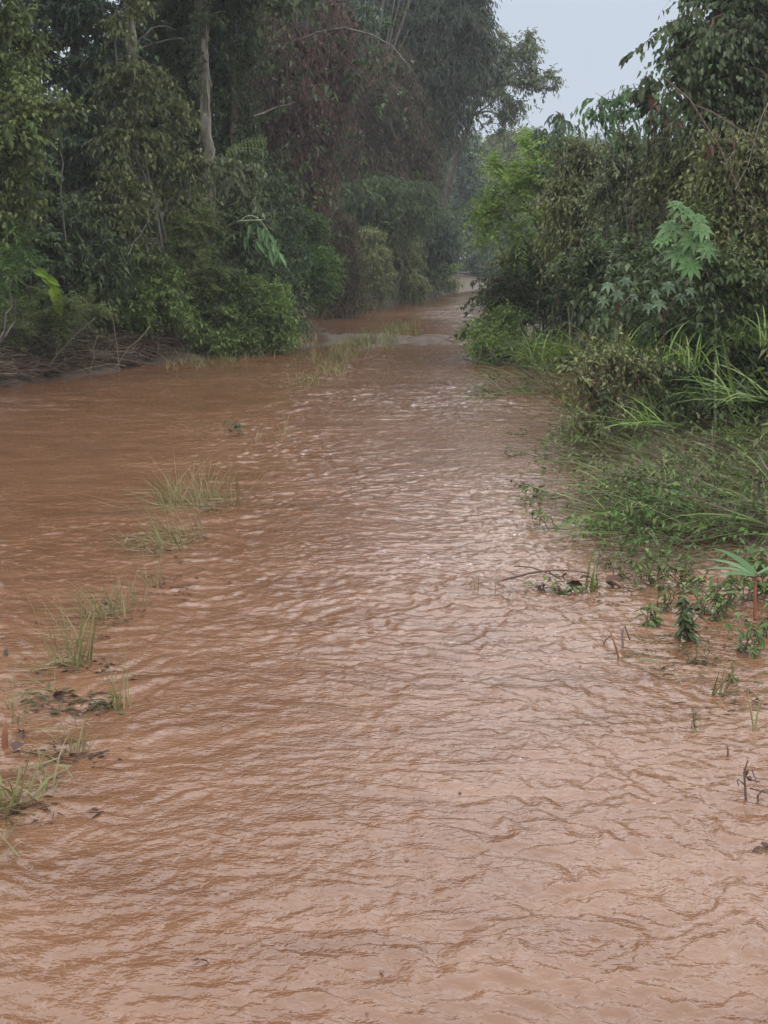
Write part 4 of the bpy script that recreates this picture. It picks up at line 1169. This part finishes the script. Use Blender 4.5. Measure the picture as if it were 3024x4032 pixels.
for lab, px, py, n_, L_, ln, m_ in (
        ('green grass clump bent over the water at the left tip of the mat', 640, 515, 26, .42, (-1.1, -.3), 'ggreen'),
        ('lime grass clump lying across the middle of the mat', 690, 500, 22, .45, (-1.2, .0), 'glime'),
        ('brownish grass clump drooping at the lower edge of the mat', 715, 535, 30, .4, (-.9, -.5), 'gtan'),
        ('grass clump drooping over the right-hand end of the mat', 755, 510, 30, .5, (-1.0, -.3), 'ggreen'),
        ('tan grass clump bent left near the top of the mat', 700, 460, 30, .5, (-1.1, -.1), 'gtan'),
        ('green grass clump bent left beside the inlet', 662, 440, 26, .45, (-1.2, -.1), 'ggreen'),
        ('wiry green grass clump at the right edge above the mat', 762, 455, 30, .55, (-1.0, -.2), 'ggreen'),
        ('tan grass clump trailing off the mat into the inlet', 610, 462, 24, .4, (-1.2, -.3), 'gtan')):
    g_ = gr(px, py)
    grass(lab, px, py, g_[1], 34, n_, L_, m_, W=.011, lean=ln, spread=.35, kap=.9, z=max(float(terrain(g_[0], g_[1])), 0) + .06, dz=.006)

# vine-draped bush standing in the water
shrub('brownish vine-draped bush hanging down to the water on the right', bx(625, 11.6), [B(610, 362, 11.5, 28, 16), B(590, 375, 11.4, 16, 14), B(635, 370, 11.5, 22, 14), B(600, 398, 11.4, 12, 22), B(590, 425, 11.2, 20, 16)], sp_('twiggy', m='olive', L=.05, W=.026), stems=8, r=.008, cover=1.2, name='bush', cat='bush', spread=.2)
weed('dark leafy shoots hanging in front of the inlet below the vine-draped bush', 603, 432, 60, 26, 6, .06, .03, 16, 'dark', name='hanging_shoots', cat='shoots', Y=11.2)
weed('bright small-leaved weed at the foot of the vine-draped bush', 575, 445, 24, 46, 12, .04, .018, 14, 'mid', lean=(-.3, -.2))
weed('pale green small-leaved weed right of the foot of the vine-draped bush', 618, 436, 36, 40, 10, .045, .02, 14, 'yel')
r_ = nr(); G = Geo()
for _k in range(26):
    a = gr(r_.uniform(620, 655), r_.uniform(403, 412)); a[2] = -.03
    b = a + np.array([r_.normal(.15, .15), r_.normal(.1, .1), r_.uniform(.15, .4)])
    tube(G, curve(a, b, n=4, wob=.02, r=r_), [.005, .004, .003, .002], 4)
tag(G.build('bare_twigs', M['btwig'], loc=gr(637, 408)), 'bare reddish twigs standing in the small inlet right of the vine-draped bush', 'twigs')
# ================================================================== PLANTS STANDING IN THE FLOOD
TG = 'grass tufts on the flooded middle ridge'
weed('small dark leafy weed beside the brown spiky tuft far up the middle ridge', 238, 436, 18, 16, 4, .07, .035, 7, 'dark', name='leafy_weed')
tuft('brown spiky little tuft beside the dark leafy weed on the middle ridge', 279, 437, 14, 24, 16, spread=.25)
tuft('sparse faint blades left of the brown spiky tuft', 258, 440, 22, 10, 10)
tuft('widest green tuft, with tall seed stalks, on the middle ridge', 196, 503, 92, 42, 230, 'gtan', flat=110, spread=.6, lean=(-.1, 0))
tuft('wispy left-leaning tuft just below the widest tuft', 172, 543, 70, 40, 110, 'gtan', lean=(-.4, 0), flat=110, spread=.3)
tuft('sparse thin tuft of dark blades below the wispy left-leaning tuft', 172, 585, 46, 34, 18, 'gtan', spread=.3, lean=(-.15, 0))
tuft('dense tuft with one dark curled leaf at its foot', 112, 614, 64, 46, 80, 'gtan', spread=.45, lean=(-.25, 0), flat=45)
tuft('tall narrow tan tuft below the dense one with the dark leaf', 74, 664, 36, 66, 56, 'gtan', spread=.3, flat=50)
tuft('tuft of upright red-tipped blades at the right end of a leaf raft', 106, 712, 34, 50, 26, 'gtan', spread=.15)
tuft('short tuft of yellow-green blades below the leaf raft', 66, 752, 26, 34, 26, 'gtan', spread=.3, flat=10)
tuft('nearest tuft at the left edge with broken crossing blades', 28, 808, 62, 66, 50, 'gtan', spread=.6, flat=40, W=.008, kap=.9)
tuft('thin upright stalks left of the leaf raft at the picture edge', 8, 720, 26, 44, 14, 'gtan', spread=.12)
tuft('low green tuft on the first wet gravel strip up the road', 326, 362, 36, 30, 150, 'gtan', spread=.4, group=TG, flat=30)
tuft('low grassy strip along the middle of the wet gravel rise', 372, 346, 60, 18, 260, 'ggreen', spread=.5, flat=20, deep=1.0)
tuft('farthest grass strip at the right end of the wet gravel rise', 402, 333, 30, 16, 180, 'ggreen', spread=.5, deep=1.2)
tuft('few blades standing in the water left of the gravel strip', 222, 365, 60, 12, 60, 'ggreen', spread=.5, deep=.5)
# grass fringe of the left verge
r_ = nr(); G = Geo(); P = []
for _k in range(1500):
    px = r_.uniform(165, 320); wl = np.interp(px, [165, 180, 250, 300, 320], [362, 360, 353, 344, 338]); P.append(gr(px, wl + r_.normal(-1, 5)))
P = np.array(P); P[:, 2] = np.maximum(terrain(P[:, 0], P[:, 1]), -.04)
blades(G, P, r_.uniform(0, 6.28, len(P)), r_.uniform(.1, .9, len(P)), r_.uniform(0, .8, len(P)), r_.uniform(.06, .2, len(P)), np.full(len(P), .012), r_, K=4)
tag(G.build('grass', M['gtan']), 'short wet grass fringing the left verge below the rounded bush', 'grass', kind='stuff')

r_ = nr(); G = Geo(); t_ = r_.random(2200)
P = np.array([gr(np.interp(k, [0, .35, .7, 1], [312, 335, 375, 415]) + r_.normal(0, 11), np.interp(k, [0, .35, .7, 1], [384, 360, 342, 325]) + r_.normal(0, 2.5)) for k in t_])
P = P[pn(P[:, 0] * 1.1, P[:, 1] * .45, 91) > -.12]
P[:, 2] = np.maximum(terrain(P[:, 0], P[:, 1]), -.03); n_ = len(P)
blades(G, P, r_.uniform(0, 6.28, n_), r_.uniform(.1, .9, n_), r_.uniform(0, .8, n_), r_.uniform(.06, .19, n_), np.full(n_, .011), r_, K=4)
tag(G.build('grass', M['gtan']), 'low wet grass on the middle ridge where the track rises out of the flood', 'grass', kind='stuff')


def bits(name, label, cat, pts, mat, L=.06, W=.03, n=1, group=None, lift=.015, seed=None):
    r = nr(); G = Geo(); c0 = gr(*pts[0])
    for q in pts:
        c = gr(*q) + np.array([0, 0, lift])
        D = np.stack([r.normal(0, 1, n), r.normal(0, .6, n), r.normal(.12, .25, n)], -1)
        leaves(G, np.repeat(c[None], n, 0), D, np.array([0, -.3, 1.0]) + r.normal(0, .5, (n, 3)), L * r.uniform(.7, 1.2, n), W * r.uniform(.8, 1.2, n), big=True, sag=.3)
    return tag(G.build(name, M[mat], loc=c0), label, cat, group)


DL = 'dark dead leaves caught in the water'
bits('dead_leaf', 'big dark curled leaf caught at the foot of the dense left tuft', 'dead leaf', [(102, 610)], 'dead', .10, .05, 2, DL, .03)
bits('dead_leaf', 'dark leaf floating in the left raft of leaves', 'dead leaf', [(54, 702)], 'dead', .07, .04, 2, DL)
bits('dead_leaf', 'dark folded leaf lying lowest of the leaves at the left edge', 'dead leaf', [(14, 760)], 'dead', .10, .05, 1, DL, .03)
bits('dead_leaf', 'dark leaf stranded between the left leaf raft and the short tuft', 'dead leaf', [(22, 735)], 'dead', .06, .03, 2, DL)
bits('dead_leaf', 'small dark leaf tip right of the tall narrow tan tuft', 'dead leaf', [(104, 640)], 'dead', .04, .02, 2, DL)
bits('dead_leaf', 'dark sliver of leaf beside the wispy left-leaning tuft', 'dead leaf', [(201, 541)], 'dead', .06, .02, 1, DL, .02)
bits('dead_leaf', 'black curled leaf below the bent twig, left of the sprouting blade', 'dead leaf', [(566, 592)], 'dead', .11, .05, 2, DL, .04)
bits('dead_leaf', 'black crinkled leaf at the right foot of the sprouting blade', 'dead leaf', [(605, 588)], 'dead', .09, .05, 3, DL, .03)
bits('dead_leaf', 'tiny round brown leaf floating left of the black curled leaf', 'dead leaf', [(537, 593)], 'dead', .035, .03, 1, DL)
bits('dead_leaf', 'dark leaf floating beyond the arching grass stalk at right', 'dead leaf', [(690, 665)], 'dead', .06, .018, 2, DL)
bits('dead_leaf', 'dark lump of leaf at the right picture edge low down', 'dead leaf', [(764, 853)], 'dead', .04, .025, 3, DL)
bits('dead_leaf', 'little brown leaf stub in the open water at lower left', 'dead leaf', [(200, 966)], 'dead', .02, .012, 2, DL)
G = Geo(); r_ = nr(); P = np.array([gr(r_.uniform(28, 118), r_.uniform(694, 716)) for _ in range(80)]); P[:, 2] = .01
leaves(G, P, r_.normal(0, 1, (80, 3)) * np.array([1, .6, .12]), np.array([0, 0, 1.0]) + r_.normal(0, .3, (80, 3)), r_.uniform(.03, .09, 80), r_.uniform(.006, .018, 80))
tag(G.build('leaf_raft', M['gflat'], loc=P[0]), 'raft of soaked leaves and grass beside the red-tipped blades at left', 'leaf raft')
pole('plant_shoot', 'pointed reddish-brown shoot standing at the left picture edge', 'shoot', np.array([gr(5, 748) - [0, 0, .03], at(5, 735, gr(5, 748)[1]), at(6, 719, gr(5, 748)[1])]), [.012, .010, .001], 'brust')
pole('plant_shoot', 'small dark stub sticking out of the water at the far left edge', 'shoot', np.array([gr(6, 656) - [0, 0, .03], at(6, 651, gr(6, 656)[1]), at(6, 647, gr(6, 656)[1])]), [.009, .008, .002], 'btwig')

# right-hand shallows
Yt = gr(540, 590)[1]
t = thing('twig', 'thin bent forked twig arching over the water at right', 'twig', gr(502, 582))
G = Geo()
for q in (((502, 580), (515, 577), (530, 573), (545, 571), (560, 570), (575, 571), (590, 573)), ((514, 566), (530, 567), (540, 570), (552, 575), (560, 578)), ((548, 571), (556, 577), (562, 580))):
    tube(G, np.array([at(a, b, Yt - .05) for a, b in q]), np.linspace(.004, .0025, len(q)) * (1.6 if q[0][0] == 502 else 1), 5)
G.build('stem', M['btwig'], t)
G = Geo(); r_ = nr()
for q in ((546, 583), (562, 576), (583, 575), (552, 588), (543, 585)):
    c = at(*q, Yt - .05)
    leaves(G, np.repeat(c[None], 2, 0), r_.normal(0, 1, (2, 3)) + np.array([0, 0, -.5]), r_.normal(0, 1, (2, 3)), .045, .02, big=True)
G.build('leaves', M['dead'], t)
weed('leafy sprig at the foot of the bent twig', 560, 592, 16, 46, 6, .055, .022, 6, 'mid', lean=(.2, 0))
tuft('sprouting blade standing tall beside the bent twig', 597, 590, 9, 36, 7, 'glime', group=None, spread=.15, W=.013, name='sprouting_grass', cat='grass blade', lean=(-.1, 0))
tuft('arched yellowish blades between the bent twig and the sprouting blade', 580, 592, 24, 18, 9, 'ggreen', group=None, spread=.8, W=.009, kap=1.4, name='sprouting_grass', cat='grass blade')
RS = 'thin bare reed stalks in the right track'
for lab, px, py, h in (('thin reed stalk farthest left in the right-hand shallows', 476, 590, 20), ('thin reed stalk with a dark node left of the bent twig', 489, 591, 18), ('longest thin reed stalk below the tip of the bent twig', 507, 604, 22)):
    tuft(lab, px, py, 5, h, 3, 'gtan', RS, spread=.08, W=.005, name='reed_stalk', cat='reed')
# small-leaved vine ends floating out from the bank
VG = 'vine ends floating out from the right bank'
for lab, px, py, h, w, n_, ln, m in (
        ('dark vine tip farthest out in the water below the flattened mat', 548, 498, 14, 34, 3, (-1.2, -.2), 'dark'),
        ('vine tip curling down just below the dark vine tip', 530, 487, 8, 20, 2, (-1.6, .1), 'dead'),
        ('fine-leaved vine with an upright bare stalk in the shallows', 552, 528, 26, 36, 4, (-.7, 0), 'mid'),
        ('small-leaved vine spray reaching left from the middle of the mat', 588, 495, 18, 60, 8, (-.8, -.2), 'mid'),
        ('loose vine spray along the lower edge of the mat', 610, 530, 24, 70, 10, (-.7, -.2), 'mid'),
        ('dark-leaved vine spray on the upper edge of the mat', 600, 478, 20, 60, 8, (-.9, -.1), 'olive'),
        ('vine spray trailing by the inlet water left of the mat', 560, 458, 10, 50, 8, (-.9, 0), 'olive'),
        ('leafy vine heap on the left shoulder of the mat', 640, 490, 26, 70, 14, (-.5, -.2), 'mid'),
        ('leafy vine heap at the lower left shoulder of the mat', 650, 535, 36, 70, 14, (-.5, -.2), 'mid'),
        ('yellowish leafy vine on top of the mat near the right edge', 720, 480, 34, 90, 12, (-.4, -.2), 'yel'),
        ('leafy vine over the mat in the lower right of the bank', 730, 530, 40, 80, 14, (-.3, -.2), 'mid'),
        ('thin trailing vine far out level with the vine-draped bush', 520, 455, 5, 40, 3, (-1.0, 0), 'teal'),
        ('faint sunken sprig out in the water beyond the dark vine tip', 515, 435, 8, 30, 3, (-.5, 0), 'olive')):
    weed(lab, px, py, h, w, n_, .05, .023, 9, m, VG, ln, 'trailing_vine', 'vine', droop=.12)
# weed patch right of the twig
WG = 'leafy weeds standing in the shallows at right'
for lab, px, py, h, w, n_, m, l_ in (
        ('leafy weed farthest left of the shallows patch', 622, 580, 26, 36, 6, 'olive', .045),
        ('tall leafy weed with thin stems above the yellow-green one', 655, 585, 44, 40, 9, 'mid', .05),
        ('darkest weed column, hung with wet leaves down to the water', 685, 640, 52, 22, 9, 'dark', .06),
        ('bright small-leaved weed right of the dark weed column', 715, 615, 50, 50, 12, 'mid', .05),
        ('yellow-green weed in front of the mat edge', 690, 585, 34, 60, 10, 'yel', .05),
        ('low bright weed at the lower right of the patch', 745, 655, 40, 44, 9, 'mid', .045),
        ('big leafy weed against the right picture edge', 755, 600, 54, 50, 10, 'mid', .07),
        ('tiny sprig with one round leaf left of the dark weed column', 652, 625, 24, 20, 4, 'mid', .05),
        ('thin weed beside the forked end of the bent twig', 608, 568, 22, 26, 5, 'olive', .035),
        ('narrow weed between the mat edge and the tall leafy weed', 640, 556, 24, 34, 7, 'mid', .035),
        ('wide low weed under the right end of the mat', 735, 562, 26, 60, 10, 'mid', .04),
        ('spindly weed below the darkest weed column', 700, 662, 26, 24, 4, 'olive', .03),
        ('dull small weed near the right edge under the big leafy weed', 762, 636, 34, 26, 6, 'yel', .04),
        ('pair of drowned stems with few leaves below the low bright weed', 728, 682, 20, 26, 3, 'olive', .03),
        ('small weed just left of the rusty cane stem', 732, 606, 36, 26, 6, 'mid', .045),
        ('sparse weed with bare reddish stems at the patch centre', 668, 610, 40, 36, 7, 'olive', .04)):
    weed(lab, px, py, h, w, n_, l_, l_ * .46, 10, m, WG, (0, 0))
t = thing('cane_plant', 'broad pale grass leaf on a rusty stem at the right picture edge', 'cane plant', gr(756, 618))
Yc = gr(756, 618)[1]
G = Geo(); tube(G, np.array([gr(756, 618) - [0, 0, .05], at(755, 595, Yc), at(756, 573, Yc)]), [.009, .008, .005], 6); G.build('stem', M['brust'], t)
G = Geo()
b = at(757, 575, Yc)
blades(G, np.repeat(b[None], 6, 0), np.array([3.1, 2.8, 3.4, .2, -.4, 2.5]), np.array([1.25, 1.1, 1.35, 1.1, 1.0, .9]), np.array([.7, .6, .5, .6, .8, .7]), np.array([.26, .22, .2, .3, .28, .24]), np.full(6, .034), nr(), K=7)
G.build('leaves', M['pale'], t)
SG = 'broken grass stalks standing in the right shallows'
for lab, q, rr, m in (('short slanted reddish stub right of the forked stub', ((620, 659), (616, 648), (610, 631)), .005, 'brust'),
                      ('tiny slanted stub left of the slanted reddish stub', ((601, 644), (606, 639), (612, 636)), .004, 'btwig'),
                      ('bent brown stalk with a hooked tip above the arching grass stalk', ((646, 628), (648, 612), (650, 607), (640, 608)), .003, 'btwig'),
                      ('pair-like folded brown blade under the hooked stalk', ((623, 648), (622, 632), (625, 626), (630, 640)), .005, 'bred')):
    Yq = gr(*q[0])[1]
    pole('broken_stalk', lab, 'stalk', np.array([gr(*q[0]) - [0, 0, .02]] + [at(a, b, Yq) for a, b in q[1:]]), np.linspace(rr, rr * .6, len(q)), m, SG, sides=6)
t = thing('grass_stalk', 'long arching grass stalk with bent leaves dipping into the water at right', 'grass stalk', gr(690, 692))
Ys = gr(672, 680)[1]
G = Geo(); tube(G, np.array([at(627, 622, Ys + .3), at(640, 640, Ys + .2), at(655, 657, Ys + .1), at(672, 673, Ys), at(688, 690, Ys - .05)]), [.0016, .0019, .0022, .0026, .003], 5); G.build('stem', M['gtan'], t)
G = Geo()
for (x_, y_), az, th, k, l_ in (((662, 666), 3.2, 1.0, 1.4, .14), ((678, 676), -.2, 1.0, 1.2, .15), ((680, 678), .1, 1.2, 1.0, .13), ((676, 676), 3.0, 1.3, 1.2, .11), ((640, 640), 3.4, .8, 1.2, .10)):
    blades(G, at(x_, y_, Ys)[None], np.array([az]), np.array([th]), np.array([k]), np.array([l_]), np.array([.013]), nr(), K=7)
G.build('leaves', M['gtan'], t)
tuft('small clump of stiff blades right of the arching grass stalk', 715, 692, 14, 26, 8, 'gtan', group=None, spread=.35, W=.009)
tuft('lone reddish blade standing near the right edge below the weed patch', 752, 728, 12, 32, 5, 'gtan', group=None, spread=.25, W=.008)
weed('faint leafy sprig drowned in the open shallows at right', 692, 730, 26, 10, 3, .03, .012, 5, 'olive', stemr=.002)
tuft('pale arched leaf at the very right edge below the weed patch', 764, 690, 10, 16, 5, 'ggreen', group=None, spread=.8, W=.012, kap=1.6)
t = thing('twig', 'dark knobbly forked twig poking from the water at the lower right edge', 'twig', gr(748, 800))
Yk = gr(748, 800)[1]
G = Geo()
for q, rr in ((((746, 802), (745, 785), (744, 772), (748, 760)), .004), (((745, 776), (752, 780), (760, 782)), .003), (((758, 806), (758, 795), (763, 790), (770, 792)), .004), (((745, 785), (738, 779)), .0025), (((752, 770), (757, 783)), .002), (((750, 788), (770, 794)), .003)):
    tube(G, np.array([at(a, b, Yk) for a, b in q]), np.linspace(rr, rr * .6, len(q)), 6)
G.build('stem', M['btwig'], t)
r_ = nr()
for q in ((745, 776), (752, 781), (737, 778)):
    G = Geo()
    leaves(G, at(*q, Yk)[None], r_.normal(0, 1, (1, 3)), r_.normal(0, 1, (1, 3)), .025, .014, big=True)
    G.build('bud', M['dead'], t)
pole('plant_shoot', 'tiny upright dark stub in the open water at lower right', 'shoot', np.array([gr(728, 756) - [0, 0, .02], at(728, 750, gr(728, 756)[1]), at(727, 745, gr(728, 756)[1])]), [.004, .003, .001], 'btwig')

# soaked scraps of leaf and stem held among the plants
def scraps(label, pts, n, mat, sx, sy):
    r = nr(); G = Geo()
    P = np.array([gr(a + r.normal(0, sx), b + r.normal(0, sy)) for a, b in (pts[k] for k in r.integers(0, len(pts), n))])
    P[:, 2] = waves(P[:, 0], P[:, 1]) + .004
    P = P[P[:, 0] > -2.9] if len(P) else P
    n = len(P)
    leaves(G, P, r.normal(0, 1, (n, 3)) * np.array([1, .6, .10]), np.array([0, 0, 1.0]) + r.normal(0, .25, (n, 3)), r.uniform(.012, .055, n), r.uniform(.004, .014, n))
    k = n // 3
    A = P[:k]; D = r.normal(0, 1, (k, 3)) * np.array([1, .5, .12])
    twigs(G, A, A + nrm(D) * r.uniform(.03, .12, (k, 1)), .0016)
    return tag(G.build('floating_litter', M[mat]), label, 'plant litter', kind='stuff')


scraps('dark scraps of leaf and stem caught among the tufts of the middle ridge', [(196, 508), (172, 548), (112, 618), (74, 668), (75, 706), (60, 755), (28, 812), (172, 588)], 330, 'dead', 26, 6)
scraps('green and brown scraps caught among the weeds of the right shallows', [(640, 590), (690, 640), (740, 620), (560, 592), (600, 590), (720, 670), (660, 660), (740, 700), (620, 545), (550, 500)], 420, 'gflat', 28, 9)

# bubbles and splash domes thrown up by the rain
r_ = nr(); G = Geo()
us = np.linspace(0, math.pi / 2, 4)
for _k in range(120):
    px, py = r_.uniform(0, 768), r_.uniform(420, 1015)
    c = gr(px, py); rad = r_.uniform(.003, .0065)
    an = np.arange(8) * math.pi / 4
    v = np.concatenate([np.stack([np.cos(an) * math.cos(u) * rad, np.sin(an) * math.cos(u) * rad, np.full(8, math.sin(u) * rad * r_.uniform(.7, 1.0))], -1) for u in us[:3]] + [np.array([[0, 0, rad]])]) + c + [0, 0, -.002]
    j = np.arange(8); q = np.concatenate([np.stack([k * 8 + j, k * 8 + (j + 1) % 8, (k + 1) * 8 + (j + 1) % 8, (k + 1) * 8 + j], -1) for k in range(2)])
    G.add(v, [q, np.stack([16 + j, 16 + (j + 1) % 8, np.full(8, 24)], -1)])
o = G.build('rain_bubbles', water.data.materials[0], smooth=True); tag(o, 'bubbles and splash domes raised by the rain on the muddy water', 'bubbles', kind='stuff')

# ================================================================== FAR SKYLINE
FG = 'hazy trees on the far skyline'
r_ = nr()
proto = None
spots = [(470, 128, 210), (500, 121, 215), (528, 116, 222), (556, 126, 212), (585, 128, 206), (615, 126, 210), (645, 132, 204), (680, 125, 208), (440, 130, 206)]
for i, (px, py, Y) in enumerate(spots):
    top = at(px, py, Y)
    if proto is None:
        h = top[2]
        proto = tree('tree', 'hazy blue-grey tree on the far skyline beyond the bend', 'tree', base_at(top[0], Y),
                     [(np.array([top[0], Y, h * .78]), np.array([5.4, 4, h * .24])), (np.array([top[0] + 1.8, Y, h * .6]), np.array([5.2, 4, h * .25])), (np.array([top[0] - 2, Y, h * .5]), np.array([5.4, 4, h * .3])), (np.array([top[0] + .5, Y, h * .3]), np.array([6, 4, h * .25]))],
                     sp_('far', L=.6, W=.34, tw=1.5, m='teal'), trunk_r=.25, group=FG)
        h0 = h
    else:
        c = proto.copy(); COL.objects.link(c)
        c.location = tuple(base_at(top[0], Y)); c.rotation_euler = (0, 0, r_.uniform(0, 6.28)); s = top[2] / h0; c.scale = (s, s, s)
        for ch in proto.children:
            d = ch.copy(); COL.objects.link(d); d.parent = c
bpy.context.view_layer.update()
